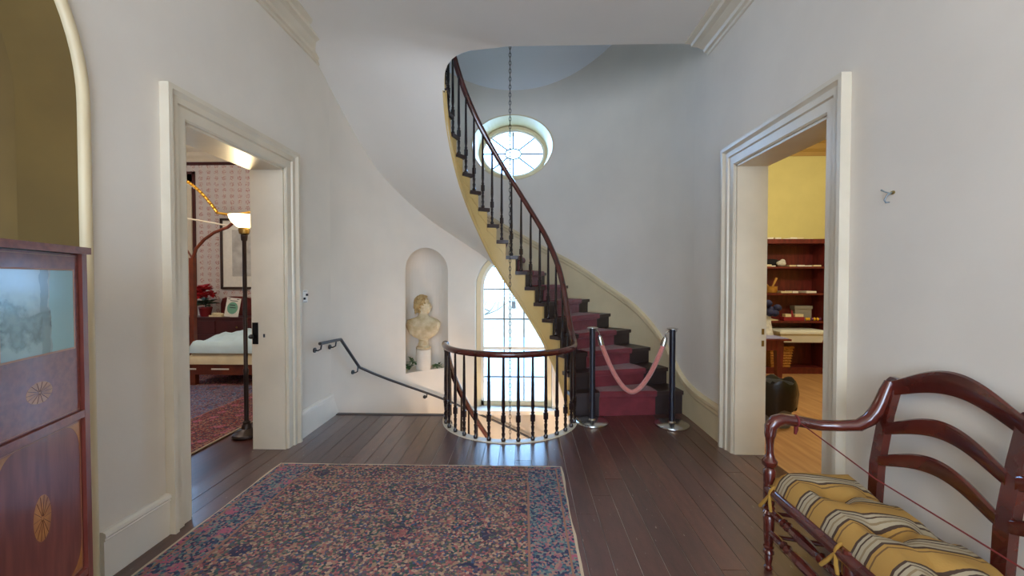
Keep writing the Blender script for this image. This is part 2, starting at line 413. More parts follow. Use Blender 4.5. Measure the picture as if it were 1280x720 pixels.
# rounded bead round the arch
pts = [(XL+.002, arch_y0+arch_r+.012, .0), (XL+.002, arch_y0+arch_r+.012, 1.2)]+[(XL+.002, arch_y0+(arch_r+.012)*math.cos(R(a)), arch_z+(arch_r+.012)*math.sin(R(a))) for a in range(0, 181, 4)]+[(XL+.002, arch_y0-arch_r-.012, 1.2), (XL+.002, arch_y0-arch_r-.012, 0)]
struct(MB().tube(pts, .026, 10, upv=(1,0,0)).build('trim_7', 'cream', smooth=60), 'rounded cream bead around the arched alcove', 'trim')
wr = MB().box((XR, -3.5, -.05), (XR+THR, CY, HC+.3)).build('wall_right', 'plaster')
cut(wr, [MB().box((XR-.1, D0, -.2), (XR+THR+.1, D1, DH))]); struct(wr, 'cream plaster wall with the study doorway and coat hook', 'wall')
wf = MB().box((XL-THL, -3.8, -.05), (XR+THR, -3.5, HC+.3)).build('wall_front', 'plaster')
cut(wf, [MB().box((-1.5, -4, .6), (1.2, -3.3, 3.3))]); struct(wf, 'plaster wall behind the viewer with an opening added for fill light', 'wall')  # opening added to let fill light in from behind the camera

# round stairwell wall
def ring(r0, r1, t0, t1, z0, z1, n):
    rows = []
    for i in range(n+1):
        t = t0+(t1-t0)*i/n
        rows.append([pol(t, r0, z0), pol(t, r1, z0), pol(t, r1, z1), pol(t, r0, z1)])
    return MB().sweep(rows)
wb = ring(RO, RO+.46, -.001, 180.001, -3.2, 7.4, 180).build('wall_back', 'plaster')
# niche cutter: half-ellipse plan, rounded head
NT, NW, NZ0, NZS, ND = 129.85, .335, .19, 1.615, .36
nc = pol(NT, RO); ndir = (pol(NT, 1)-pol(NT, 0)).normalized(); ntan = Vector((-ndir.y, ndir.x, 0))
ncut = MB(); rows = []
zs = [NZ0, .6, 1.1, NZS]+[NZS+NW*math.sin(R(a)) for a in range(8, 88, 8)]+[NZS+NW*.999]
for zz in zs:
    k = 1 if zz <= NZS else math.sqrt(max(1e-4, 1-((zz-NZS)/NW)**2))
    pts = [nc-ndir*.25+ntan*NW*k, ]
    pts += [nc-ndir*.02+ntan*NW*k*math.cos(R(a))+ndir*(ND*(.35+.65*k)*math.sin(R(a))**.7) for a in range(0, 181, 9)]
    pts += [nc-ndir*.25-ntan*NW*k]
    rows.append([Vector((p.x, p.y, zz)) for p in pts])
ncut.sweep(rows)
WX, WHW, WZ0, WZS = -.155, .585, -.47, 1.364
def archpoly(hw, z0, zs, y, n=32, cx=WX):
    return [(cx-hw, y, z0), (cx+hw, y, z0)]+[(cx+hw*math.cos(R(a)), y, zs+hw*math.sin(R(a))) for a in [180*i/n for i in range(n+1)]]
OX, OZ, ORX, ORZ = -.176, 3.51, .61, .487
ocut = MB(); rows = []
for y, k in ((6.2, 1.06), (6.42, 1.0), (7.2, .84)):
    rows.append([(OX+ORX*k*math.cos(R(a)), y, OZ+ORZ*k*math.sin(R(a))) for a in range(0, 360, 6)])
ocut.sweep(rows)
cut(wb, [ncut, MB().prism(archpoly(WHW, WZ0, WZS, 5.8), (0, 1.6, 0)), ocut])
struct(wb, 'curved cream plaster stairwell wall with niche, arched window and oval window', 'wall')

# floor: dark painted boards, cut round the open well
def yend(x):
    d = x-CX
    if abs(d) < RW+.02: return CY-math.sqrt(max(0, (RW+.02)**2-d*d))
    return CY+.07 if d < 0 else CY+.24
fl = MB()
xs = [XL-THL]+[XL+.02*0]+[CX-RW-.021]+[CX+(RW+.02)*math.cos(R(a)) for a in range(180, -1, -6)]+[CX+RW+.021, XR+THR]
top = [Vector((x, yend(min(max(x, XL+.01), XR-.01)) if XL <= x <= XR else 3.7, -.005)) for x in xs]
bot = [Vector((x, -3.5, -.005)) for x in xs]
for i in range(len(xs)-1): fl.add([bot[i], bot[i+1], top[i+1], top[i]], [(0,1,2,3)])
fl.add([(x.x, x.y, -.005) for x in top]+[(x.x, x.y, -.3) for x in top], [(i, i+1, len(top)+i+1, len(top)+i) for i in range(len(top)-1)])
fl.add([(x.x, x.y, -.3) for x in top]+[(x.x, x.y, -.3) for x in bot], [(i, i+1, len(top)+i+1, len(top)+i) for i in range(len(top)-1)])
floor = struct(fl.build('floor', 'subfloor'), 'dark brown painted floorboards of the hall', 'floor')
bw = .136; rnd = random.Random(3)
x = XL-THL
while x < XR+THR-.02:
    x0, x1 = x+.0024, min(x+bw, XR+THR)-.0024
    ins = x0 >= XL-.02 and x1 <= XR+.06
    ys = [-3.5]+sorted([rnd.uniform(-2.2, .4), rnd.uniform(1.0, 3.6)])
    if ins:
        far = [(x1+(x0-x1)*k/5, yend(min(max(x1+(x0-x1)*k/5, XL+.01), XR-.01))) for k in range(6)]
        segs = ys+[None]
    else:
        far = None; ys = [D0+.01]; segs = [D0+.01, D1-.01]
    for i in range(len(ys)):
        a = ys[i]+.0012; zt = rnd.uniform(-.0012, .0004)
        if segs[i+1] is None: pl = [(x0, a), (x1, a)]+far
        else: pl = [(x0, a), (x1, a), (x1, segs[i+1]-.0012), (x0, segs[i+1]-.0012)]
        MB().prism([(p[0], p[1], -.013) for p in pl], (0, 0, .013+zt)).build('floorboard', rnd.choice(['wood_floor', 'wood_floor', 'wood_floor_b', 'wood_floor_c']), floor, fix=True)
    x += bw
# curved nosing that carries the balusters, and the straight nosing of the stair down
rows = []
for i in range(61):
    t = 176+(366-176)*i/60
    rows.append([pol(t, RW-.05, .010), pol(t, RW+.03, .010), pol(t, RW+.03, -.012), pol(t, RW-.055, -.03)])
MB().sweep(rows).build('well_nosing', 'trim', floor)
rows = [[pol(176+3.2*i, RW-.04, -.03), pol(176+3.2*i, RW-.02, -.03), pol(176+3.2*i, RW-.02, -.32), pol(176+3.2*i, RW-.04, -.32)] for i in range(60)]
MB().sweep(rows).build('well_fascia', 'trim', floor)
MB().box((XL+.005, CY+.05, -.028), (CX-RW-.04, CY+.11, .006)).build('stair_nosing', 'dark_tread', floor)

# ceiling + smooth plaster soffit under the stair
OUT = [(0, -.2), (56, .95), (101.1, 1.80), (112.6, 2.05), (123.5, 2.26), (134.5, 2.49), (145.8, 2.74), (157.7, 3.02), (168, 3.36), (175, 3.57), (182, 3.70), (190, 3.77), (200, HC), (260, HC)]
INN = [(0, -.35), (56.2, .735), (69, .965), (82, 1.20), (99, 1.49), (111, 1.73), (122.6, 2.0), (134, 2.26), (144.7, 2.50), (153, 2.70), (160, 2.88), (170, 3.12), (180, 3.33), (189, 3.54), (196, 3.72), (201, 3.79), (205, HC), (260, HC)]
YE = 4.235
def yrow(t): return CY-(t-180)*.0095
def xin(Y):
    xc = CX-math.sqrt(max(0, RW**2-(Y-CY)**2))
    k = (Y-YE)/.20
    if k >= 1: return xc
    k = max(0, k); return xc+(.42)*(1-math.sqrt(1-(1-k)**2.2))
def soff(t, s):
    wq = 8+14*max(0, min(1, (t-140)/40)); zi, zo = smooth_interp(INN, t, 8+5*max(0, min(1, (t-150)/30))), smooth_interp(OUT, t, wq)
    return zi+(zo-zi)*(s**.85)
rows = []; T1 = 180+(CY-YE)/.012; tt = [4+2*i for i in range(89)]+[180+(T1-180)*i/16 for i in range(1, 17)]
tt2 = [T1+2*i for i in range(0, 21)]
xe = xin(YE)
def srow(t):
    row = []
    for k in range(25):
        s = k/24
        if t <= 180: p = pol(t, RW+(RO+.01-RW)*s, soff(t, s))
        else:
            yi = CY-(t-180)*.012; a = xin(yi) if t < T1-.01 else xe
            p = Vector((a+(XL-.01-a)*s, CY-(t-180)*(.012+.022*s), soff(t, s)))
        row.append(p)
    return row
so = MB().grid([srow(t) for t in tt])
so.grid([srow(t) for t in tt2])
def zflat(x_, t):
    d_ = (x_-xe)/.2; return HC if d_ >= 1 else HC-(HC-soff(t, 0))*(1-d_*d_*(3-2*d_))
xq = [xe+.035*k for k in range(12)]+[XR+.01]
so.grid([[Vector((x_, CY-(t-180)*.012, zflat(x_, t))) for x_ in xq] for t in tt2])
te = tt2[-1]; ya_, yb_ = CY-(te-180)*.034, CY-(te-180)*.012
so.add([(XL-.01, ya_, HC), (xe, yb_, HC), (XR+.01, yb_, HC), (XR+.01, -3.5, HC), (XL-.01, -3.5, HC)], [(0,1,2,3,4)])
# face of the opening's edge and the floor above
Y1 = YE
so.grid([[Vector((x_, YE, zflat(x_, T1))) for x_ in xq], [Vector((x_, YE, 4.12)) for x_ in xq]])
so.add([(XL-.3, Y1, 4.12), (XR+.3, Y1, 4.12), (XR+.3, 1.8, 4.12), (XL-.3, 1.8, 4.12)], [(0,1,2,3)])
ce = so.build('ceiling', 'ceiling_plaster', smooth=35)
struct(ce, 'smooth plaster ceiling sweeping down into the underside of the stair', 'ceiling')
# space above: sloping ceiling over the stair and walls of the upper hall
def zslope(y): return 4.37+(6.5-y)*.66
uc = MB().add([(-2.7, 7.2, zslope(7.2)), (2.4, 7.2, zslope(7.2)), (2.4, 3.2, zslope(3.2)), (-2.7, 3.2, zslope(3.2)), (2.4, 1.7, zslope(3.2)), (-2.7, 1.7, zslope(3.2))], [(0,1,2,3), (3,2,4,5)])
struct(uc.build('ceiling_upper', 'upper_slope_lit'), 'sloping ceiling high above the oval window, light put into its pale colour', 'ceiling')
struct(MB().box((XL-THL, 1.8, HC+.3), (XL, CY, 7.2)).build('wall_upper_left', 'plaster'), 'upper floor plaster wall above the bedroom side', 'wall')
struct(MB().box((XR, 1.8, HC+.3), (XR+THR, CY, 7.2)).build('wall_upper_right', 'plaster'), 'upper floor plaster wall above the study side', 'wall')
struct(MB().box((XL-THL, 1.6, HC+.3), (XR+THR, 1.8, 7.2)).build('wall_upper_front', 'plaster'), 'upper floor plaster wall facing the stair', 'wall')
# lower hall
struct(MB().box((-2.7, 2.9, -3.3), (2.4, 7.1, -3.2)).build('floor_lower', 'bed_floor'), 'wooden floor of the hall below', 'floor')
struct(MB().box((-2.7, 2.7, -3.3), (2.4, 2.9, -.3)).build('wall_lower', 'plaster'), 'plaster wall of the hall below', 'wall')
for s, xx in (('left', XL-.1), ('right', XR)):
    struct(MB().box((xx, 2.9, -3.3), (xx+.1, CY+.02, -.3)).build('wall_lower_'+s, 'plaster'), 'plaster side wall of the hall below on the '+s, 'wall')

# door casings: stepped moulding round each doorway, plus jamb linings
def casing(name, side, label):
    root = struct(empty(name, (XL if side < 0 else XR, (D0+D1)/2, 0)), label, 'door casing')
    X = XL if side < 0 else XR; sg = 1 if side < 0 else -1       # sg points into the hall
    prof = [(0, .0), (.012, .0), (.022, .012), (.022, .075), (.036, .082), (.036, .122), (.048, .135), (.056, .142), (.056, .17), (0, .17)]   # (proud, distance from opening)
    def seg(corners, nm):
        rows = []
        for cor in corners:
            rows.append([Vector((X+sg*p, cor[0](d), cor[1](d))) for p, d in prof])
        MB().sweep(rows).build(nm, 'trim', root)
    seg([(lambda d: D0-d, lambda d: 0), (lambda d: D0-d, lambda d: DH+d)], 'casing_side')
    seg([(lambda d: D0-d, lambda d: DH+d), (lambda d: D1+d, lambda d: DH+d)], 'casing_head')
    seg([(lambda d: D1+d, lambda d: DH+d), (lambda d: D1+d, lambda d: 0)], 'casing_side')
    # flat return strip on the wall beside the casing
    xa, xb = sorted((X, X+sg*.02))
    a, b = sorted((X+sg*.002, X-sg*((THL if side < 0 else THR)+.004)))
    MB().box((a, D0-.001, 0), (b, D0+.018, DH)).build('jamb', 'trim', root)
    MB().box((a, D1-.018, 0), (b, D1+.001, DH)).build('jamb', 'trim', root)
    MB().box((a, D0, DH-.018), (b, D1, DH+.001)).build('head_lining', 'trim', root)
    return root
cl = casing('trim_1', -1, 'stepped cream door casing of the bedroom doorway')
cr = casing('trim_2', 1, 'stepped cream door casing of the study doorway')
# strike plates / latch on the far jambs
lt = tag(empty('door_latch', (XL-THL+.03, D1-.02, 1.0)), 'dark metal latch with knob on the bedroom door jamb', 'latch')
MB().box((XL-THL+.005, D1-.024, .93), (XL-THL+.055, D1-.018, 1.12)).build('plate', 'black_metal', lt)
MB().ell((XL-THL+.012, D1-.05, 1.0), (.02, .03, .02)).build('knob', 'iron', lt, smooth=60)
MB().box((XL-THL+.10, D1-.022, .99), (XL-THL+.115, D1-.018, 1.02)).build('keeper', 'iron', lt)
st_ = tag(empty('strike_plate', (XR+THR-.03, D1-.02, 1.0)), 'small brass strike plates on the study door jamb', 'strike plate')
for zz in (.93, 1.03): MB().box((XR+THR-.035, D1-.023, zz), (XR+THR-.015, D1-.017, zz+.05)).build('plate', 'brass', st_)

# baseboards
BPROF = [(0, 1.0), (.016, 1.0), (.03, .965), (.034, .90), (.026, .86), (.03, .83), (.022, .80), (.022, 0), (0, 0)]
def base(name, x, sg, y0, y1, h, label, rake=0):
    rows = [[Vector((x+sg*p, yy+(rake*(1-k) if j else 0), k*h)) for p, k in BPROF] for j, yy in enumerate((y0, y1))]
    return struct(MB().sweep(rows).build(name, 'white_paint'), label, 'baseboard')
base('baseboard_left', XL, 1, arch_y0+arch_r+.05, D0-.17, .245, 'white moulded baseboard between the alcove and the bedroom doorway')
base('baseboard_left_far', XL, 1, D1+.17, 4.52, .26, 'short white baseboard with a slanted end beside the stair down', rake=.16)
base('baseboard_right', XR, -1, -3.5, D0-.17, .26, 'white baseboard behind the wooden settee')
# stair skirting: level beside the casing, then rising with the stair round the curved wall
STOP = [(-20, .34), (-4, .345), (4, .375), (9, .47), (12.4, .58), (21.4, .87), (32.8, 1.155), (47.9, 1.44), (62.4, 1.75), (76.6, 2.0), (200, 2.0+.0191*123.4)]
rows = []
path = [(Vector((XR, y, 0)), Vector((-1, 0, 0)), (y-CY)/RO*57.3) for y in (D1+.17, 4.0, 4.15, 4.3, 4.42)]+[(pol(t, RO), -(pol(t, 1)-pol(t, 0)), t) for t in [i*1.5 for i in range(1, 110)]]
for p, n, t in path:
    zt = smooth_interp(STOP, t, 5); zb = 0 if t < 6 else max(0, nose(t)-.5, soff(t, 1)+.03 if t > 60 else 0)
    pr = [(0, zt), (.02, zt), (.042, zt-.018), (.046, zt-.045), (.03, zt-.06), (.034, zt-.085), (.02, zt-.11), (.02, zb), (0, zb)]
    rows.append([Vector((p.x+n.x*a, p.y+n.y*a, zz)) for a, zz in pr])
struct(MB().sweep(rows).build('trim_3', 'cream'), 'moulded cream skirting curving up the wall beside the red-carpeted stair', 'skirting')

# cornices of the hall
def cornice(name, X, sg, y0, y1, label):
    prof = [(0, HC+.01), (0, 3.68), (.018, 3.68), (.025, 3.70), (.05, 3.705), (.06, 3.73), (.12, 3.755), (.17, 3.76), (.18, 3.785), (.235, 3.79), (.24, HC+.01)]
    rows = [[Vector((X+sg*p, y, zz)) for p, zz in prof] for y in (y0, y1)]
    return struct(MB().sweep(rows).build(name, 'trim'), label, 'cornice')
cornice('trim_4', XL, 1, -3.5, 4.60, 'moulded plaster cornice above the bedroom side of the hall')
cornice('trim_5', XR, -1, -3.5, 4.225, 'moulded plaster cornice above the study side of the hall')

# ------------------------------------------------------------ windows
def clipmb(): return MB()
w1 = struct(empty('window_1', (WX, 6.6, WZ0)), 'tall arched window with many panes above the lower stair', 'window')
def archband(r0, r1, z0a, z0b, y0, y1, nm, mt, par):     # arch ring incl. legs
    def out(r, zb): return [(WX-r, zb)]+[(WX+r*math.cos(R(a)), WZS+r*math.sin(R(a))) for a in range(180, -1, -5)]+[(WX+r, zb)]
    A, B = out(r0, z0a), out(r1, z0b); rows = []
    for (ax, az), (bx, bz) in zip(A, B):
        rows.append([Vector((ax, y0, az)), Vector((bx, y0, bz)), Vector((bx, y1, bz)), Vector((ax, y1, az))])
    return MB().sweep(rows).build(nm, mt, par)
archband(WHW-.005, WHW-.07, WZ0, WZ0, 6.53, 6.66, 'frame', 'cream', w1)
archband(WHW-.07, WHW-.115, WZ0, WZ0, 6.57, 6.66, 'sash', 'white_paint', w1)
G0 = WHW-.115
MB().box((WX-WHW, 6.57, WZ0), (WX+WHW, 6.66, WZ0+.075)).build('bottom_rail', 'cream', w1)
MB().box((WX-G0, 6.59, .40), (WX+G0, 6.65, .445)).build('meeting_rail', 'white_paint', w1)
MB().box((WX-WHW-.06, 6.30, WZ0-.06), (WX+WHW+.06, 6.7, WZ0)).build('sill', 'white_paint', w1)
vx = [WX-.155, WX+.155]
zt_ = [WZS+math.sqrt(G0**2-.155**2)]
for xx in vx: MB().box((xx-.010, 6.60, WZ0+.07), (xx+.010, 6.64, WZS+.20)).build('muntin', 'muntin_dark', w1)
for zz in (-.03, .877, WZS-.02): MB().box((WX-G0, 6.605, zz-.010), (WX+G0, 6.635, zz+.010)).build('muntin', 'muntin_dark', w1)
# curved head bars
pts = [(WX+.155*math.cos(R(a)), 6.62, WZS+.20+.13*math.sin(R(a))) for a in range(0, 181, 12)]
MB().tube(pts, .009, 6, upv=(0,1,0)).build('muntin', 'muntin_dark', w1)
for a in (45, 90, 135):
    MB().tube([(WX+.155*math.cos(R(a)), 6.62, WZS+.20+.13*math.sin(R(a))), (WX+G0*math.cos(R(a)), 6.62, WZS+G0*math.sin(R(a)))], .009, 6).build('muntin', 'muntin_dark', w1)
# panes
cols = [WX-G0, WX-.155, WX+.155, WX+G0]; rws = [WZ0+.07, -.03, .42, .877, WZS-.02]
for i in range(3):
    for j in range(4):
        MB().box((cols[i]+.004, 6.616, rws[j]+.004), (cols[i+1]-.004, 6.620, rws[j+1]-.004)).build('pane', 'window_glass', w1)
MB().prism([(WX+G0*math.cos(R(a)), 6.616, WZS+G0*math.sin(R(a))) for a in range(0, 181, 6)], (0, .004, 0)).build('pane', 'window_glass', w1)

w2 = struct(empty('window_2', (OX, 6.8, OZ-ORZ)), 'oval spider-web window high in the curved stair wall', 'window')
def oval(r0x, r0z, r1x, r1z, y0, y1, nm, mt):
    rows = []
    for a in range(0, 361, 6):
        c, s = math.cos(R(a)), math.sin(R(a))
        rows.append([Vector((OX+r0x*c, y0, OZ+r0z*s)), Vector((OX+r1x*c, y0, OZ+r1z*s)), Vector((OX+r1x*c, y1, OZ+r1z*s)), Vector((OX+r0x*c, y1, OZ+r0z*s))])
    return MB().sweep(rows, caps=False).build(nm, mt, w2)
# cream painted reveal, frame and sash
rows = []
for a in range(0, 361, 6):
    c, s = math.cos(R(a)), math.sin(R(a)); ya = CY+math.sqrt(RO**2-(OX+ORX*c-CX)**2)-.004
    rows.append([Vector((OX+ORX*c*.985, ya, OZ+ORZ*s*.985)), Vector((OX+ORX*c*1.02, ya, OZ+ORZ*s*1.02)), Vector((OX+ORX*c*.88, 6.97, OZ+ORZ*s*.88)), Vector((OX+ORX*c*.85, 6.97, OZ+ORZ*s*.85))])
MB().sweep(rows, caps=False).build('reveal', 'cream', w2)
oval(.545, .425, .505, .375, 6.80, 6.90, 'frame', 'cream')
oval(.510, .378, .475, .345, 6.83, 6.89, 'sash', 'white_paint')
oval(.135, .090, .118, .076, 6.845, 6.87, 'hub_ring', 'black_metal')
for k in range(8):
    a = R(45*k); c, s = math.cos(a), math.sin(a)
    MB().tube([(OX+.125*c, 6.857, OZ+.083*s), (OX+.48*c, 6.857, OZ+.35*s)], .011, 6).build('muntin', 'black_metal', w2)
for k in range(8):
    aa = [45*k+45*i/5 for i in range(6)]
    pl = [(OX+.128*math.cos(R(q)), 6.86, OZ+.085*math.sin(R(q))) for q in aa]+[(OX+.48*math.cos(R(q)), 6.86, OZ+.35*math.sin(R(q))) for q in reversed(aa)]
    MB().prism(pl, (0, .004, 0)).build('pane', 'window_glass', w2)
MB().prism([(OX+.12*math.cos(R(q)), 6.86, OZ+.078*math.sin(R(q))) for q in range(0, 360, 20)], (0, .004, 0)).build('pane', 'window_glass', w2)

# ------------------------------------------------------------ the stair going up
stair = tag(empty('staircase', (CX, CY, 0)), 'curved flight of dark wooden steps rising round the well to the floor above', 'staircase')
NS = 20
def th_(n): return 6.2+10*(n-1)
def zn(n): return .26+.191*(n-1)
def wedge(t0, t1, r0, r1, z0, z1, n=4):
    rows = []
    for i in range(n+1):
        t = t0+(t1-t0)*i/n
        rows.append([pol(t, r0, z0), pol(t, r1, z0), pol(t, r1, z1), pol(t, r0, z1)])
    return MB().sweep(rows)
def router(n):
    s = 1.0
    while s > .06 and any(soff(th_(n)+d, s) > zn(n)-.075-(.19 if d < 1 else 0) for d in (0, 5, 10)): s -= .02
    return min(RO-.022, RW+(RO-RW)*s)
for n in range(1, NS+1):
    ro = router(n) if n < 16 else RW+.012
    # tread with parallel overhang towards the front
    t0, t1 = th_(n), th_(n+1)
    a = pol(t0, RW-.035); b = pol(t0, ro); dv = (b-a).normalized(); nv = Vector((dv.y, -dv.x, 0))*.03
    z = zn(n)
    if th_(n) > 182: continue
    pl = [a+nv, b+nv*1.0]+[pol(t0+(t1-t0)*k/4, ro) for k in range(1, 5)]+[pol(t1-(t1-t0)*k/4, RW-.035) for k in range(0, 4)]
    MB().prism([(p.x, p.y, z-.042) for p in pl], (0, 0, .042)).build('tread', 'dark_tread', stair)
    if n >= 16: continue
    a2, b2 = pol(t0, RW+.005), pol(t0, ro); n2 = Vector((dv.y, -dv.x, 0))*.015
    zb = (zn(n-1) if n > 1 else 0)
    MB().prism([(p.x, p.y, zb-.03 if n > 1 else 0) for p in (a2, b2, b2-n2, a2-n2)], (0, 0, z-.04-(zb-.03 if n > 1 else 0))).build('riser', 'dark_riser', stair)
# open string along the well with a moulded lower edge, and scroll brackets
rows = []
for n in range(0, NS+1):
    for k in range(5):
        t = (th_(n) if n else 0)+((th_(n+1)-(th_(n) if n else 0))*k/5 if True else 0)
        if n == 0 and k: continue
        t = max(t, .5)
        if t > 187: continue
        ztop = (zn(n)-.04) if n else .02
        zb = max(smooth_interp(INN, t, 8), -.3)
        rows.append((t, min(zb, ztop-.02), ztop))
band = []
for i, (t, zb, ztp) in enumerate(rows):
    if i and abs(ztp-rows[i-1][2]) > 1e-4: band.append([pol(t-.02, RW-.006, zb), pol(t-.02, RW+.02, zb), pol(t-.02, RW+.02, rows[i-1][2]), pol(t-.02, RW-.006, rows[i-1][2])])
    band.append([pol(t, RW-.006, zb), pol(t, RW+.02, zb), pol(t, RW+.02, ztp), pol(t, RW-.006, ztp)])
MB().sweep(band).build('string', 'string_ochre', stair)
tlist = [2+2*i for i in range(93)]
MB().tube([pol(t, RW-.012, max(-.3, smooth_interp(INN, t, 8)+.012)) for t in tlist], .013, 6).build('string_moulding', 'string_ochre', stair, smooth=60)
MB().tube([pol(t, RW-.008, max(-.3, smooth_interp(INN, t, 8)+.075)) for t in tlist], .005, 5).build('string_moulding', 'string_ochre', stair, smooth=60)
for n in range(2, 17):
    t0, t1 = th_(n), th_(n+1); z = zn(n)-.045
    out = [(0, 0), (1, 0), (1, -.03), (.85, -.05), (.72, -.045), (.62, -.075), (.45, -.085), (.35, -.11), (.18, -.12), (.10, -.15), (0, -.16)]
    A = [pol(t0+(t1-t0)*u_, RW-.016, z+q) for u_, q in out]; B = [pol(t0+(t1-t0)*u_, RW-.006, z+q) for u_, q in out]
    k = len(A)
    MB().add(A+B, [tuple(range(k)), tuple(range(k, 2*k))[::-1]]+[(i, (i+1) % k, k+(i+1) % k, k+i) for i in range(k)]).build('bracket', 'string_ochre', stair)
# runner
prof = []
r0c, r1c = RW+.29, RO-.34
for n in range(1, 15):
    ov = 1.6
    z0 = zn(n-1) if n > 1 else .002
    prof += [(th_(n)-.45, z0+.012 if n > 1 else .0), (th_(n)-.45, zn(n)-.05), (th_(n)-ov-.3, zn(n)-.042), (th_(n)-ov-.55, zn(n)-.015), (th_(n)-ov-.2, zn(n)+.012)]
    prof += [(th_(n)+4, zn(n)+.012)]
rows = [[pol(t, r0c+(r1c-r0c)*k/6, z) for k in range(7)] for t, z in prof]
run = MB().grid(rows).build('stair_runner', 'carpet')
sd = run.modifiers.new('thick', 'SOLIDIFY'); sd.thickness = .012; sd.offset = 0
tag(run, 'crimson carpet runner climbing the middle of the curved stair', 'carpet')

# the stair going down
dstair = tag(empty('staircase', (CX, CY, -.2)), 'dark wooden steps curving down behind the railing towards the arched window', 'staircase')
for n in range(1, 15):
    t1 = 183-10*(n-1); t0 = t1-10; z = -.185*n
    wedge(t0, t1+1.2, RW-.02, RO-.01, z-.04, z).build('tread', 'dark_tread', dstair)
    wedge(t1, t1+.8, RW, RO-.01, z, z+.15, 1).build('riser', 'dark_riser', dstair)
rows = []
for i in range(70):
    t = 182-2*i; z = -.0185*(182-t)
    rows.append([pol(t, RW-.01, z-.35), pol(t, RW+.01, z-.35), pol(t, RW+.01, z-.02), pol(t, RW-.01, z-.02)])
MB().sweep(rows).build('string', 'cream', dstair)

# balustrade
bal = tag(empty('balustrade', (CX, CY, 0)), 'polished mahogany handrail on slender turned balusters curving round the well and up the stair', 'balustrade')
UP = [(-14, .805), (0, .815), (8, .86), (16.2, .965), (22, 1.13), (30, 1.43), (38.4, 1.68), (54.4, 2.03), (71, 2.34), (220, nose(220)+.84)]
path = []
t = 60
while t < 182: path.append(pol(t, RW, .80-.0188*(182-t))); t += 3
DN = list(path)
LV = [pol(t, RW, .805) for t in range(183, 347, 3)]
UPP = [pol(t, RW, smooth_interp(UP, t, 5)) for t in [-13+3*i for i in range(76)]]
def railshape(pts, cap=True):
    rows = []
    for i, p in enumerate(pts):
        tn = (pts[min(i+1, len(pts)-1)]-pts[max(i-1, 0)]).normalized()
        a = tn.cross(Vector((0,0,1))).normalized(); b = a.cross(tn).normalized()
        sec = [(-.030, -.008), (-.034, .008), (-.024, .026), (0, .033), (.024, .026), (.034, .008), (.030, -.008), (.018, -.024), (-.018, -.024)]
        rows.append([p+a*u_+b*v_ for u_, v_ in sec])
    return MB().sweep(rows)
railshape(LV+UPP).build('handrail', 'rail_wood', bal, smooth=50)
railshape(DN+[LV[0]-Vector((0,.0,0))]).build('handrail', 'rail_wood', bal, smooth=50)
MB().ell(pol(184.5, RW, .81), (.04, .04, .034)).build('rail_end', 'rail_wood', bal, smooth=60)
BP = [(.018, 0), (.021, .012), (.021, .03), (.012, .045), (.016, .075), (.018, .09), (.012, .105), (.015, .14), (.017, .165), (.011, .18), (.016, .20), (.013, .215), (.013, .225), (.023, .228), (.023, .305), (.013, .31), (.018, .33), (.012, .345), (.017, .40), (.0155, .5), (.011, .96), (.010, 1.0)]
b0 = MB().lathe(BP, n=8).build('baluster', 'baluster_dark', bal, smooth=40, local=True)
first = [True]
def baluster(t, z0, z1, r=RW):
    p = pol(t, r, z0)-bal.location
    o = b0 if first[0] else inst(b0, 'baluster', bal)
    first[0] = False
    o.location = p; o.scale = (1, 1, z1-z0)
for k in range(16):
    baluster(187+11.4*k, .01, .79)
for n in range(1, NS):
    t = th_(n)+4.2
    baluster(t, zn(n), smooth_interp(UP, t, 5)-.015)
for n in range(1, 11):
    t = 183-10*n+4.5; baluster(t, -.185*n, .80-.0188*(182-t)-.015)

# wall handrail of iron
wh = tag(empty('wall_handrail', (-2.0, 4.3, .3)), 'bent iron pipe handrail on small brackets beside the stair down', 'handrail')
HR = [Vector((XL+.075, 4.14, .86)), Vector((XL+.075, 4.62, .835))]
dn = [(166, .445), (158, .315), (150, .185), (140, .025), (130, -.135), (120, -.30), (110, -.48), (100, -.64), (90, -.80), (80, -.95), (66, -1.2), (50, -1.5)]
HR += [pol(t, RO-.075, z) for t, z in dn]
fine = [HR[0]]
for a, b in zip(HR, HR[1:]): fine += [a+(b-a)*(i/3) for i in (1, 2, 3)]
MB().tube(fine, .017, 8).build('rail', 'iron', wh, smooth=60)
def bracket(p, n):
    n = n.normalized()
    MB().tube([p+n*.07-Vector((0,0,.07)), p+n*.035-Vector((0,0,.075)), p+n*.005-Vector((0,0,.06)), p-n*.002-Vector((0,0,.02)), p], .008, 6).tube([p+n*.073-Vector((0,0,.07)), p+n*.06-Vector((0,0,.07))], .026, 10).build('bracket', 'iron', wh, smooth=50)
bracket(Vector((XL+.075, 4.17, .86)), Vector((-1, 0, 0))); bracket(Vector((XL+.075, 4.50, .84)), Vector((-1, 0, 0)))
for t, z in ((167, .46), (131, -.12), (95, -.72)): bracket(pol(t, RO-.075, z), pol(t, 1)-pol(t, 0))

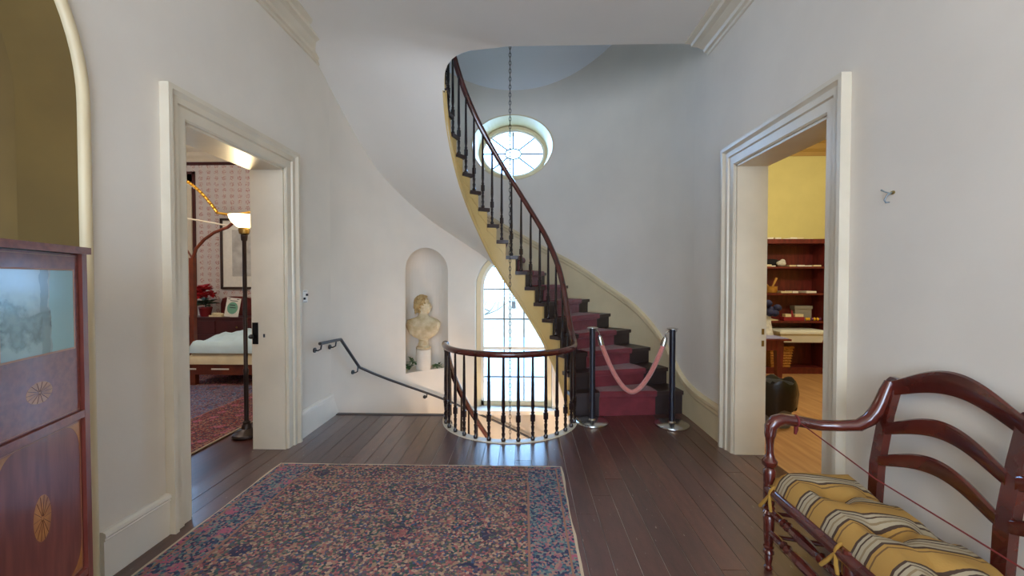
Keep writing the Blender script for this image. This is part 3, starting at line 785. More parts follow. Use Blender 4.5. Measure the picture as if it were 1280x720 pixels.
# hanging lantern on its chain in the middle of the well
ln = tag(empty('hanging_lantern', (CX, CY, -1.5)), 'long thin chain of a lantern hanging down the middle of the stairwell', 'lantern')
ch = MB(); z = 5.35; k = 0
while z > -.95:
    a = k % 2
    pts = []
    for i in range(8):
        q = 2*math.pi*i/8; u_, v_ = .0105*math.cos(q), .026*math.sin(q)
        pts.append((CX+(u_ if a else 0), CY+(0 if a else u_), z+v_))
    ch.tube(pts, .0034, 4, closed=True, upv=((0,1,0) if a else (1,0,0))); z -= .042; k += 1
ch.build('chain', 'iron', ln, fix=False)
MB().lathe([(.01, -.93), (.05, -.95), (.16, -1.02), (.16, -1.04), (.02, -1.04)], (CX, CY, 0), 12).build('cap', 'brass', ln, smooth=40)
MB().lathe([(.02, -1.42), (.15, -1.42), (.15, -1.45), (.03, -1.5)], (CX, CY, 0), 12).build('base', 'brass', ln, smooth=40)
for i in range(6):
    a = R(60*i); MB().tube([(CX+.15*math.cos(a), CY+.15*math.sin(a), -1.44), (CX+.155*math.cos(a), CY+.155*math.sin(a), -1.03)], .008, 6).build('bar', 'brass', ln)
MB().ell((CX, CY, -1.22), (.045, .045, .07)).build('bulb', 'lamp_glass', ln, smooth=60)
point('hanging_lantern_light', (CX, CY, -1.22), 210, (1, .74, .54), .09)

# ------------------------------------------------------------ stanchions and rope
def stanchion(x, y, label):
    s = tag(empty('stanchion', (x, y, 0)), label, 'stanchion', 'rope barrier posts')
    MB().lathe([(.0, 0), (.165, 0), (.172, .008), (.170, .02), (.155, .03), (.04, .036), (.03, .05), (0, .05)], (x, y, 0), 32).build('base', 'steel', s, smooth=35)
    MB().lathe([(.0, .05), (.030, .05), (.030, .985), (0, .985)], (x, y, 0), 20).build('post', 'navy_post', s, smooth=40)
    MB().lathe([(.0, .985), (.033, .985), (.056, .992), (.056, .998), (.03, 1.004), (0, 1.006)], (x, y, 0), 20).build('cap', 'steel', s, smooth=35)
    rg = MB()
    rg.tube([(x+.045*math.cos(R(a)), y, .975+.02*math.sin(R(a))) for a in range(0, 360, 45)], .005, 6, closed=True)
    rg.tube([(x-.045*math.cos(R(a)), y, .975+.02*math.sin(R(a))) for a in range(0, 360, 45)], .005, 6, closed=True)
    rg.build('ring', 'steel', s)
S1, S2 = (.712, 4.42), (1.515, 4.36)
stanchion(*S1, 'navy barrier post with steel base nearer the balusters')
stanchion(*S2, 'navy barrier post with steel base beside the cream skirting')
rope = tag(empty('barrier_rope', ((S1[0]+S2[0])/2, 4.39, .3)), 'sagging salmon pink velvet rope between the two navy posts', 'rope')
def rp(u_):
    x = S1[0]+.09+(S2[0]-S1[0]-.18)*u_; y = S1[1]+(S2[1]-S1[1])*u_
    k = abs(2*u_-1); return Vector((x, y, .335+.50*k**1.75))
pts = [rp(i/32) for i in range(33)]
MB().tube(pts, .024, 10).build('rope', 'velvet_rope', rope, smooth=60)
for sg, P, S in ((-1, pts[0], S1), (1, pts[-1], S2)):
    d = Vector((sg*.018, 0, .07)); q = P+d
    h = Vector((S[0]-sg*.047, S[1], .965))
    MB().tube([P-d*.25, P+d*.55, q, q+d*.12], [.027, .027, .02, .008], 10).build('end_cap', 'steel', rope, smooth=40)
    MB().tube([q, q*.5+h*.5+Vector((-sg*.012, 0, .005)), h, h+Vector((sg*.01, 0, .015))], .006, 6).build('hook', 'steel', rope)

# ------------------------------------------------------------ bust in the niche
bc = nc+ndir*.10; bx, by = bc.x, bc.y; bz = NZ0
bust = tag(empty('bust', (bx, by, bz)), 'cream plaster bust of a draped curly-haired youth looking sideways, in the niche', 'sculpture')
MB().lathe([(0, bz), (.105, bz), (.108, bz+.01), (.108, bz+.27), (.102, bz+.285), (.112, bz+.295), (0, bz+.30)], (bx, by, 0), 28).build('pedestal', 'pedestal_stone', bust, smooth=40)
sz = bz+.30
MB().lathe([(0, sz), (.105, sz), (.108, sz+.02), (.095, sz+.035), (.075, sz+.05), (.082, sz+.065), (.07, sz+.09), (.066, sz+.12), (.08, sz+.14), (.07, sz+.155), (0, sz+.16)], (bx, by, 0), 24).build('socle', 'marble', bust, smooth=40)
z00 = sz+.15
CHEST = [(0, .10, .075), (.035, .165, .10), (.09, .215, .122), (.15, .240, .130), (.20, .250, .125), (.24, .243, .112), (.27, .215, .10), (.293, .155, .092), (.312, .10, .08), (.335, .072, .068), (.38, .06, .06), (.44, .06, .06)]
def chest(z):
    for (a, w1_, d1), (b, w2_, d2) in zip(CHEST, CHEST[1:]):
        if z <= b: k = (z-a)/(b-a); return w1_+(w2_-w1_)*k, d1+(d2-d1)*k
    return CHEST[-1][1:]
def csurf(x, z, o_=0):
    w_, d_ = chest(z); q = max(0, 1-(abs(x)/w_)**2.4)**(1/2.4)
    return Vector((bx+x, by-d_*q-o_, z00+z))
cb = MB(); rows = []
for i in range(45):
    z = .44*i/44; w_, d_ = chest(z); row = []
    for a in range(0, 360, 10):
        c, s_c = math.cos(R(a)), math.sin(R(a)); n_ = 2.4
        row.append(Vector((bx+w_*abs(c)**(2/n_)*(1 if c > 0 else -1), by+d_*abs(s_c)**(2/n_)*(1 if s_c > 0 else -1), z00+z)))
    rows.append(row)
cb.sweep(rows)
H = lambda dx, dy, dz: (bx+dx, by-.01+dy, z00+dz)
cb.ell(H(-.012, 0, .525), (.10, .084, .095)); cb.ell(H(.03, 0, .465), (.074, .068, .10)); cb.ell(H(.052, 0, .40), (.045, .042, .035)); cb.ell(H(.074, 0, .385), (.024, .026, .020))
cb.ell(H(.107, 0, .462), (.019, .014, .034), (R(-22), 'Y')); cb.ell(H(.095, 0, .50), (.014, .022, .022)); cb.ell(H(.094, 0, .424), (.016, .022, .008)); cb.ell(H(.090, 0, .409), (.016, .02, .008))
cb.ell(H(.078, -.036, .497), (.018, .024, .010)); cb.ell(H(.0, -.07, .465), (.018, .012, .028)); cb.ell(H(.06, -.04, .45), (.03, .025, .03))
cb.tube([H(-.015, .01, .30), H(-.008, .005, .36), H(0, 0, .42)], [.068, .06, .06], 12)
body = cb.build('figure', 'marble', bust, fix=False)
rm = body.modifiers.new('r', 'REMESH'); rm.mode = 'VOXEL'; rm.voxel_size = .006; rm.use_smooth_shade = True
sm = body.modifiers.new('s', 'SMOOTH'); sm.factor = .5; sm.iterations = 2
rr = random.Random(5); hb = MB()
hb.ell(H(-.025, 0, .535), (.098, .09, .094), n=16, m=10); hb.ell(H(-.075, 0, .44), (.05, .07, .075), n=14, m=9)
for i in range(240):
    a = rr.uniform(0, 2*math.pi); e = rr.uniform(-.6, 1.5)
    d = Vector((math.cos(a)*math.cos(e), math.sin(a)*math.cos(e), math.sin(e)))
    if d.x > .62 and d.z < .75: continue
    c = Vector(H(-.018, 0, .53))+Vector((d.x*.108, d.y*.094, d.z*.098))
    q = rr.uniform(.010, .017); hb.ell(c, (q, q, q*.85), n=7, m=5)
for i in range(60):
    a = rr.uniform(.6, 2*math.pi-.6); hb.ell(H(-.075+.058*math.cos(a+math.pi)*-1*.9, .078*math.sin(a), rr.uniform(.365, .50)), (.014, .014, .018), n=7, m=5)
ho = hb.build('hair', 'marble_hair', bust, fix=False)
rm = ho.modifiers.new('r', 'REMESH'); rm.mode = 'VOXEL'; rm.voxel_size = .005; rm.use_smooth_shade = True
for k in range(7):
    xa, za = -.235+.012*k, .245-.012*k; xb, zb_ = .16+.012*k, .275-.010*k; zm = .165-.020*k if k < 5 else .15
    pts = []
    for i in range(13):
        u_ = i/12; x = xa+(xb-xa)*u_; z = za+(zb_-za)*u_-(.105-.006*k+.010*k)*math.sin(math.pi*u_)**1.4+.02
        pts.append(csurf(x, z, .001))
    MB().tube(pts, [.007+.006*math.sin(math.pi*i/12) for i in range(13)], 7).build('drapery_fold', 'marble', bust, smooth=70)
for k in range(5):
    pts = [csurf(.11+.026*k-.05*u_*(1-u_)+.02*u_, .285-.012*k-.11*u_, .001) for u_ in [i/6 for i in range(7)]]
    MB().tube(pts, [.006, .009, .010, .010, .009, .007, .004], 7).build('drapery_fold', 'marble', bust, smooth=70)
# ivy at its foot
def ivy(cx, cy, cz, n, spread, h, label, seed):
    rq = random.Random(seed); o = tag(empty('ivy_sprig', (cx, cy, cz)), label, 'ivy')
    st = MB()
    for i in range(n):
        a = rq.uniform(0, 6.28); rad = rq.uniform(.0, spread); q = Vector((cx+rad*math.cos(a), cy+rad*.6*math.sin(a), cz+rq.uniform(.03, h)*(1-rad/spread*.5)))
        s = rq.uniform(.024, .042); t1 = rq.uniform(0, 6.28); tl = rq.uniform(-.5, .9)
        u_ = Vector((math.cos(t1), math.sin(t1), tl)).normalized(); v_ = Vector((-math.sin(t1), math.cos(t1), rq.uniform(-.4, .4))).normalized(); nn = u_.cross(v_)*.004
        shp = [(0, -.2), (.5, -.8), (.7, -.2), (1.3, 0), (.7, .2), (.5, .8)]
        MB().add([q+u_*s*a_*1.2+v_*s*b_*1.2+nn*abs(b_) for a_, b_ in shp]+[q+u_*s*a_*1.2+v_*s*b_*1.2-nn for a_, b_ in shp],
                 [(0,1,2,3,4,5), (11,10,9,8,7,6)]+[(k_, (k_+1) % 6, 6+(k_+1) % 6, 6+k_) for k_ in range(6)]).build('leaf', 'ivy', o)
        st.tube([(cx, cy, cz), q*.5+Vector((cx, cy, cz))*.5+Vector((0, 0, .02)), q], .002, 4)
    st.build('stem', 'ivy', o)
ivy(bx-.19, by-.08, bz, 22, .10, .22, 'green ivy sprig at the left foot of the bust pedestal', 1)
ivy(bx+.19, by+.02, bz, 14, .09, .09, 'low green ivy sprig at the right foot of the bust pedestal', 2)

# ------------------------------------------------------------ rug
RX, RY = -.835, 1.80
hx, hy = 1.135, 1.55
rr = random.Random(9); n = 24; top = []
def edge(i): return .006*math.sin(i*.9)+.004*math.sin(i*2.3)
rows = []
for j in range(25):
    v_ = -1+2*j/24; rows.append([Vector((u_*(hx+edge(j)*.8), v_*(hy+edge(i)*.6), .012)) for i, u_ in enumerate([-1+2*k/24 for k in range(25)])])
rm_ = MB().grid(rows); rg = rm_.build('rug', 'rug_hall', local=True)
rg.location = (RX, RY, 0); s_ = rg.modifiers.new('t', 'SOLIDIFY'); s_.thickness = .010; s_.offset = -1
tag(rg, 'worn oriental rug with pink and navy floral field on the dark hall floor', 'rug')

# ------------------------------------------------------------ cabinet (secretary) in front of the alcove
ca = math.atan2(.943, -.332)     # direction along the front, pointing away from the viewer
cab = empty('cabinet', (-1.68, 1.58, .0125), ca-math.pi)   # local +x = towards the viewer along the front, local +y = ... into the room or back
cab['label'] = 'tall mahogany cabinet with oval inlays and painted glass panel beside the alcove'; cab['category'] = 'cabinet'
# local x axis direction:
ex = Vector((math.cos(ca-math.pi), math.sin(ca-math.pi), 0)); ey = Vector((-ex.y, ex.x, 0))
CS = 1 if ey.dot(Vector((.943, .332, 0))) > 0 else -1      # sign of local y that points into the room
W, DP, HT = .89, .40, 1.604
def cbx(x0, x1, f0, f1, z0, z1, nm, mt, par=None):         # f = distance in front of the face plane (negative = into body)
    a, b = sorted((CS*f0, CS*f1))
    return MB().box((x0, a, z0), (x1, b, z1)).build(nm, mt, par or cab, local=True)
cbx(.0, W, -DP, -.03, .10, HT-.02, 'body', 'mahogany')
cbx(-.012, W+.012, -DP, .012, HT-.022, HT+.004, 'top', 'mahogany_h')
for a, b in ((0, .028), (W/2-.016, W/2+.016), (W-.028, W)): cbx(a, b, -.03, .004, .10, HT-.022, 'stile', 'mahogany')
for z0, z1 in ((.965, .992), (.36, .385), (.10, .13)): cbx(.028, W-.028, -.03, .003, z0, z1, 'rail', 'mahogany_h')
for a in (0.0, W-.05):
    for f in (-.06, -DP+.0): cbx(a, a+.05, f, f+.05, 0, .10, 'foot', 'mahogany_dark')
def oval_inlay(cx, cz, rx, rz, par, nm='inlay_oval'):
    n = 28; vs = [(cx, CS*-.008, cz)]+[(cx+rx*math.cos(2*math.pi*i/n), CS*-.0085, cz+rz*math.sin(2*math.pi*i/n)) for i in range(n)]
    o = MB().prism([(cx+rx*math.cos(2*math.pi*i/n), CS*-.014, cz+rz*math.sin(2*math.pi*i/n)) for i in range(n)], (0, CS*.0062, 0)).build(nm, 'satinwood', par, local=True)
    for i in range(14):
        a = 2*math.pi*i/14
        MB().tube([(cx+.1*rx*math.cos(a), CS*-.0076, cz+.1*rz*math.sin(a)), (cx+.97*rx*math.cos(a), CS*-.0076, cz+.97*rz*math.sin(a))], .0007, 4).build('fan_line', 'mahogany_dark', o, local=True)
    return o
for s in (0, 1):
    x0, x1 = (.030, W/2-.018) if s == 0 else (W/2+.018, W-.030)
    cxm = (x0+x1)/2
    d = cbx(x0, x1, -.029, -.008, .994, HT-.026, 'upper_door', 'mahogany_h')
    g = cbx(cxm-.163, cxm+.163, -.0078, -.004, 1.236, 1.52, 'painted_panel', 'painted_glass', d)
    # give the painting local coordinates centred on itself
    ctr = Vector((cxm, CS*-.006, 1.378)); g.data.transform(Matrix.Translation(-ctr)); g.location = ctr
    for (a, b, z0, z1) in ((cxm-.168, cxm+.168, 1.519, 1.524), (cxm-.168, cxm+.168, 1.231, 1.237), (cxm-.168, cxm-.162, 1.236, 1.52), (cxm+.162, cxm+.168, 1.236, 1.52)):
        cbx(a, b, -.008, -.003, z0, z1, 'bead', 'inlay_line', d)
    oval_inlay(cxm+.004, 1.11, .058, .036, d)
    for z in (1.0, HT-.034): cbx(x0+.006, x1-.006, -.0082, -.0072, z, z+.002, 'stringing', 'inlay_line', d)
    d = cbx(x0, x1, -.029, -.008, .387, .963, 'lower_door', 'mahogany')
    oval_inlay(cxm+.004, .688, .040, .078, d)
    for (fx, fz) in ((x0+.012, .951), (x1-.012, .951), (x0+.012, .399), (x1-.012, .399)):
        sx, sz_ = (1 if fx < cxm else -1), (1 if fz < .7 else -1)
        pl = [(fx, fz)]+[(fx+sx*(.075-.075*math.sin(R(a)))+0*sx, fz+sz_*(.105-.105*math.cos(R(a)))) for a in range(0, 91, 10)]
        MB().prism([(p, CS*-.014, q) for p, q in pl], (0, CS*.0065, 0)).build('corner_fan', 'satinwood', d, local=True)
    for z in (.395, .953): cbx(x0+.008, x1-.008, -.0082, -.0072, z, z+.002, 'stringing', 'inlay_line', d)
    for xx in (x0+.008, x1-.010): cbx(xx, xx+.002, -.0082, -.0072, .397, .953, 'stringing', 'inlay_line', d)
    dr_ = cbx(x0, x1, -.029, -.008, .132, .358, 'drawer', 'mahogany_h')
    MB().ell((cxm, CS*.006, .245), (.014, .014, .014)).build('knob', 'brass', dr_, local=True, smooth=60)

# ------------------------------------------------------------ settee
se = tag(empty('settee', (1.5, 1.3, 0)), 'dark red wooden settee with wavy ladder back slats and turned legs by the right wall', 'settee')
SX0, SX1 = 1.262, 1.70
YS = [2.16, 1.62, 1.08, .54]            # front legs
YP = [2.045, 1.505, .965, .425]
def turned(p0, p1, prof, n=10):
    p0, p1 = Vector(p0), Vector(p1); m = len(prof)
    return MB().tube([p0+(p1-p0)*t for t, r in prof], [r*1.18 for t, r in prof], n)
legp = [(0, .011), (.015, .017), (.04, .018), (.06, .012), (.10, .014), (.15, .017), (.18, .014), (.20, .022), (.22, .022), (.24, .016), (.26, .020), (.275, .022), (.29, .016), (.33, .019), (.55, .0225), (.60, .024), (.63, .018), (.66, .025), (.69, .018), (.72, .025), (.75, .019), (.78, .024), (.83, .024), (.98, .024), (1, .022)]
for i, y in enumerate(YS):
    turned((SX0, y+.035, 0), (SX0, y+.035, .455), legp).build('leg', 'settee_wood', se, smooth=40)
for i, y in enumerate((YS[0], YS[-1])):
    yy = y+.035
    turned((SX0, yy, .455), (SX0, yy, .715), [(0, .024), (.10, .024), (.16, .025), (.26, .024), (.30, .017), (.36, .03), (.44, .032), (.50, .022), (.58, .016), (.75, .015), (.88, .018), (.92, .021), (1, .022)]).build('arm_support', 'settee_wood', se, smooth=40)
    yb = YP[0] if i == 0 else YP[-1]
    arm = [Vector((SX0, yy, .70)), Vector((SX0+.004, yy, .745)), Vector((SX0+.025, yy, .772)), Vector((SX0+.06, yy, .783)), Vector((SX0+.12, yy-.01, .780)), Vector((SX0+.22, yy-.04*(1-i)-.02*i, .768)), Vector((SX0+.30, yy-.07*(1-i)-.04*i, .776)), Vector((SX0+.355, yb+.035, .795)), Vector((SX0+.395, yb+.02, .83)), Vector((SX0+.42, yb+.012, .875)), Vector((SX0+.437, yb+.008, .92)), Vector((SX0+.452, yb+.004, .97)), Vector((SX0+.468, yb+.002, 1.015))]
    MB().tube(arm, [.026, .030, .032, .031, .029, .027, .027, .029, .031, .030, .028, .026, .020], 12).build('arm', 'settee_wood', se, smooth=50)
for y in YP:
    rows = []
    for z, dx, hw, hd in ((0, .0, .020, .020), (.44, -.015, .024, .018), (.62, -.012, .026, .018), (.86, .02, .026, .017), (.98, .045, .027, .018), (1.02, .055, .027, .02), (1.035, .058, .020, .012)):
        X = SX1+dx; yy = y+.03*(1-min(z, 1.0)/1.0)
        rows.append([(X-hd, yy-hw, z), (X+hd, yy-hw, z), (X+hd, yy+hw, z), (X-hd, yy+hw, z)])
    MB().sweep(rows).build('back_post', 'settee_wood', se)
def slat(ya, yb, zc, hgt, xo, hump):
    rows = []
    for i in range(25):
        u_ = i/24; y = ya+(yb-ya)*u_
        z = zc+hump*math.sin(math.pi*u_)**1.15-.018*math.sin(2*math.pi*min(u_, 1-u_)*1.0)*(1 if u_ < .25 or u_ > .75 else 0)*0
        h = hgt*(.72+.36*math.sin(math.pi*u_)); xb = xo+.022*math.sin(math.pi*u_)
        rows.append([(xb-.011, y, z-h/2), (xb-.007, y, z-h/2-.004), (xb+.011, y, z-h/2), (xb+.011, y, z+h/2), (xb, y, z+h/2+.006), (xb-.011, y, z+h/2)])
    return MB().sweep(rows)
for a, b in zip(YP, YP[1:]):
    slat(a-.0, b+.0, .985, .082, SX1+.035, .085).build('slat', 'settee_wood', se, smooth=50)
    slat(a-.01, b+.02, .795, .060, SX1+.002, .080).build('slat', 'settee_wood', se, smooth=50)
    slat(a-.01, b+.03, .645, .055, SX1-.018, .075).build('slat', 'settee_wood', se, smooth=50)
# seat frame
rl = [(SX0+.0, YS[0]+.03, .425), (SX0+.004, YS[0]-.10, .42), (SX0+.002, 1.3, .415), (SX0+.004, YS[-1]+.12, .42), (SX0, YS[-1]+.03, .425)]
MB().tube(rl, [.030, .038, .040, .038, .030], 12, flat=.85).build('front_rail', 'settee_wood', se, smooth=50)
for yy, yb in ((YS[0]+.035, YP[0]+.02), (YS[-1]+.035, YP[-1]+.02)):
    MB().tube([(SX0, yy, .425), (SX1-.012, yb, .425)], .021, 8).build('side_rail', 'settee_wood', se, smooth=50)
    for z in (.30, .18): MB().tube([(SX0, yy, z), ((SX0+SX1)/2, (yy+yb)/2, z), (SX1, yb, z)], [.010, .013, .010], 8).build('side_stretcher', 'settee_wood', se, smooth=50)
MB().tube([(SX1-.012, YP[0], .425), (SX1-.012, YP[-1], .425)], .02, 8).build('back_rail', 'settee_wood', se, smooth=50)
MB().box((SX0+.01, YS[-1]+.05, .425), (SX1-.02, YS[0]+.02, .44)).build('rush_seat', 'wicker', se)
sp = [(0, .010), (.06, .013), (.16, .016), (.2, .012), (.23, .019), (.26, .013), (.29, .021), (.32, .013), (.36, .017), (.5, .022), (.64, .017), (.68, .013), (.71, .021), (.74, .013), (.77, .019), (.80, .012), (.84, .016), (.94, .013), (1, .010)]
for a, b in zip(YS, YS[1:]):
    for z in (.315, .205): turned((SX0, a+.035, z), (SX0, b+.035, z), sp, 8).build('front_stretcher', 'settee_wood', se, smooth=40)
# cushion
cu = tag(empty('seat_cushion', (1.48, 1.3, .44)), 'tufted gold and grey striped cushion on the settee', 'cushion')
tufts = [(xx, yy) for yy in (1.93, 1.66, 1.39, 1.12, .85) for xx in (1.40, 1.585)]
rows = []; nx_, ny_ = 22, 80
cx0, cx1, cy0, cy1 = SX0-.012, SX1-.05, .52, 2.175
def cz(u_, v_):
    x, y = cx0+(cx1-cx0)*u_, cy0+(cy1-cy0)*v_
    e = min(u_*(cx1-cx0), (1-u_)*(cx1-cx0), v_*(cy1-cy0), (1-v_)*(cy1-cy0))
    h = .098*min(1, (e/.055))**.5
    for tx, ty in tufts:
        d2 = (x-tx)**2+(y-ty)**2
        h -= .060*math.exp(-d2/.0030)
        h -= .016*math.exp(-((x-tx)**2)/.0005)*math.exp(-((y-ty)**2)/.012)+.014*math.exp(-((y-ty)**2)/.0006)*math.exp(-((x-tx)**2)/.01)
    h += .006*math.sin(23*y+9*x)*math.sin(17*x)
    return .442+max(.012, h)
rows = [[Vector((cx0+(cx1-cx0)*i/nx_, cy0+(cy1-cy0)*j/ny_, cz(i/nx_, j/ny_))) for i in range(nx_+1)] for j in range(ny_+1)]
cm = MB().grid(rows)
cm.grid([[Vector((cx0+(cx1-cx0)*i/nx_, cy0+(cy1-cy0)*j/ny_, .442)) for i in (0, nx_)] for j in (0, ny_)])
for rr_ in (rows[0], rows[-1], [r[0] for r in rows], [r[-1] for r in rows]):
    cm.grid([[Vector((p.x, p.y, .442)) for p in rr_], rr_])
cm.build('cover', 'stripe_cloth', cu, smooth=60)
for tx, ty in tufts: MB().ell((tx, ty, cz((tx-cx0)/(cx1-cx0), (ty-cy0)/(cy1-cy0))+.002), (.012, .012, .006), n=8, m=5).build('tuft_button', 'tie_cloth', cu, smooth=60)
for ty in (1.69, 2.14, .6):
    tie = MB()
    tie.tube([(SX0+.0+.032*math.cos(R(a)), ty+.004*math.sin(R(2*a)), .425+.034*math.sin(R(a))) for a in range(0, 360, 30)], .007, 6, closed=True, upv=(0,1,0))
    tie.tube([(SX0-.03, ty, .42), (SX0-.04, ty+.03, .37), (SX0-.045, ty+.06, .33)], [.006, .009, .008], 6)
    tie.tube([(SX0-.03, ty, .42), (SX0-.035, ty-.01, .38), (SX0-.03, ty-.012, .34)], [.006, .008, .007], 6)
    tie.build('tie', 'tie_cloth', cu, smooth=60)
# red cord across the seat
cd = tag(empty('red_cord_barrier', (1.4, 2.1, .75)), 'thin dark red cord tied from the settee arm across the cushion', 'cord')
a0 = Vector((SX0+.12, YS[0]+.02, .785))
MB().tube([a0, Vector((1.43, 1.75, .688)), Vector((1.47, 1.48, .655)), Vector((1.49, 1.29, .635)), Vector((1.48, .95, .64)), Vector((1.42, .58, .77))], .0028, 6).build('cord', 'red_cord', cd)
MB().tube([a0+Vector((.0, .026*math.cos(R(a)), -.004+.027*math.sin(R(a)))) for a in range(0, 360, 30)], .005, 6, closed=True, upv=(1,0,0)).tube([a0+Vector((0, .0, -.03)), a0+Vector((.004, .004, -.05)), a0+Vector((0, .006, -.075))], [.009, .010, .006], 6).build('knot', 'red_cord', cd, smooth=60)

# ------------------------------------------------------------ small things on the hall walls
sw = tag(empty('light_switch', (XL, 4.0, 1.29)), 'white two-gang switch plate with black toggles beside the bedroom doorway', 'light switch')
MB().box((XL, 3.955, 1.275), (XL+.006, 4.045, 1.395)).build('plate', 'switch_plate', sw)
for yy, zz in ((3.978, 1.315), (4.022, 1.35)): MB().box((XL+.005, yy-.009, zz-.010), (XL+.02, yy+.009, zz+.010)).build('toggle', 'switch_black', sw)
for yy, zz in ((4.0, 1.385), (4.0, 1.283)): MB().box((XL+.005, yy-.03, zz-.002), (XL+.008, yy+.03, zz+.002)).build('slot', 'switch_black', sw)
hk = tag(empty('coat_hook', (XR, 2.14, 1.895)), 'small metal coat hook screwed to the right wall above the settee', 'hook')
MB().lathe([(0, 0), (.016, 0), (.014, .004), (0, .006)], (0, 0, 0), 12, sy=1.5).build('backplate', 'brass', hk, local=True).rotation_euler = (0, R(-90), 0)
hk.children[0].location = (0, -.012, .045)
hk.scale = (.62, .62, .62)
MB().tube([(-.003, -.01, .045), (-.03, 0, .03), (-.045, .01, -.01), (-.035, .008, -.03), (-.012, 0, -.028)], [.006, .006, .006, .006, .005], 8).build('lower_prong', 'hook_metal', hk, local=True, smooth=60)
MB().tube([(-.012, -.004, .04), (-.04, .01, .055), (-.055, .03, .075)], [.006, .005, .007], 8).build('upper_prong', 'hook_metal', hk, local=True, smooth=60)

# ------------------------------------------------------------ bedroom beyond the left doorway
BY = 7.3
bx0 = -7.2
wbk = MB().box((bx0-.2, BY, -.05), (XL-THL, BY+.25, 4)).build('wall_bedroom_back', 'wallpaper')
cut(wbk, [MB().box((-6.95, BY-.1, .75), (-5.95, BY+.4, 3.2))]); struct(wbk, 'bedroom wall with striped red floral wallpaper', 'wall')
struct(MB().box((bx0-.2, 2.0, -.05), (bx0, BY, 4)).build('wall_bedroom_left', 'wallpaper'), 'far side wall of the bedroom with floral wallpaper', 'wall')
struct(MB().box((bx0-.2, 1.98, -.05), (XL-THL, 2.15, 4)).build('wall_bedroom_front', 'wallpaper'), 'near wall of the bedroom', 'wall')
struct(MB().box((XL-THL-.06, CY-.02, -.05), (XL-THL, BY+.02, 4)).build('wall_bedroom_right', 'wallpaper'), 'bedroom wall backing the stairwell', 'wall')
struct(MB().box((bx0, 2.0, -.05), (XL-THL+.005, BY, -.004)).build('floor_bedroom', 'bed_floor'), 'dark reddish wooden bedroom floor', 'floor')
struct(MB().box((bx0-.2, 1.98, HC), (XL-THL, BY+.2, HC+.1)).build('ceiling_bedroom', 'ceiling_plaster'), 'white bedroom ceiling', 'ceiling')
rows = [[Vector((xx, BY-p, zz)) for p, zz in [(0, 3.55), (.02, 3.55), (.03, 3.60), (.07, 3.64), (.08, 3.70), (.16, 3.74), (.17, HC), (0, HC)]] for xx in (bx0, XL-THL)]
struct(MB().sweep(rows).build('trim_6', 'trim'), 'cornice along the bedroom wallpaper wall', 'cornice')
MB().box((bx0, BY-.006, 3.49), (XL-THL-.06, BY+.0, 3.545)).build('border', 'mahogany_dark', wbk)
w3 = struct(empty('window_3', (-6.45, BY, .75)), 'bright bedroom window in a pale casing', 'window')
MB().box((-5.96, BY-.04, .65), (-5.80, BY+.02, 3.33)).build('casing', 'trim', w3)
MB().box((-5.80, BY-.02, .65), (-5.75, BY+.02, 3.38)).build('casing_edge', 'mahogany_dark', w3)
MB().box((-7.1, BY-.04, .65), (-6.94, BY+.02, 3.33)).build('casing', 'trim', w3)
MB().box((-7.1, BY-.04, 3.19), (-5.80, BY+.02, 3.33)).build('casing', 'trim', w3)
MB().box((-7.1, BY-.02, 3.33), (-5.75, BY+.02, 3.38)).build('casing_edge', 'mahogany_dark', w3)
MB().box((-7.1, BY-.08, .68), (-5.80, BY+.02, .75)).build('sill', 'trim', w3)
for zz in (1.35, 1.97, 2.6): MB().box((-6.94, BY+.1, zz-.02), (-5.95, BY+.14, zz+.02)).build('muntin', 'trim', w3)
for xx in (-6.6, -6.28, -5.96): MB().box((xx-.015, BY+.1, .75), (xx+.015, BY+.14, 3.2)).build('muntin', 'trim', w3)
for i in range(2):
    zq = [.76, 1.35, 1.97, 2.6, 3.19]
    for j in range(4): MB().box((-6.6+.32*i, BY+.115, zq[j]+.02), (-6.29+.32*i, BY+.12, zq[j+1]-.02)).build('pane', 'window_glass', w3)
for j in range(4): MB().box((-6.94, BY+.115, zq[j]+.02), (-6.61, BY+.12, zq[j+1]-.02)).build('pane', 'window_glass', w3)

rb = MB().grid([[Vector((-1.5+3*i, -1.5+3*j, .012)) for i in (0, 1)] for j in (0, 1)]).build('rug', 'rug_bedroom', local=True)
rb.location = (-4.34, 5.0, 0); rb.scale = (1, 1.0, 1); q = rb.modifiers.new('t', 'SOLIDIFY'); q.thickness = .011; q.offset = -1
rb.rotation_euler = (0, 0, 0)
tag(rb, 'blue and red patterned rug on the bedroom floor under the bed', 'rug')
# bed
bed = tag(empty('bed', (-4.0, 6.2, 0)), 'wooden bed with an arched canopy frame in the wallpapered bedroom', 'bed')
bX0, bX1, bY0, bY1 = -4.72, -2.75, 5.80, 6.80
MB().box((bX0, bY0, .16), (bX1, bY0+.04, .31)).build('side_rail', 'bed_wood', bed)
MB().box((bX0, bY1-.04, .16), (bX1, bY1, .31)).build('side_rail', 'bed_wood', bed)
MB().box((bX0, bY0, .16), (bX0+.04, bY1, .31)).build('end_rail', 'bed_wood', bed)
MB().box((bX1-.04, bY0, .16), (bX1, bY1, .31)).build('end_rail', 'bed_wood', bed)
for xx in (bX0+.02, bX1-.1):
    for yy in (bY0+.0, bY1-.08): MB().box((xx, yy+.002, .0125), (xx+.08, yy+.078, .20)).build('leg', 'bed_wood', bed)
for xx in (-4.85, -4.38, -3.6): MB().box((xx, bY0-.006, .23), (xx+.25, bY0, .25)).build('inlay_strip', 'paper', bed)
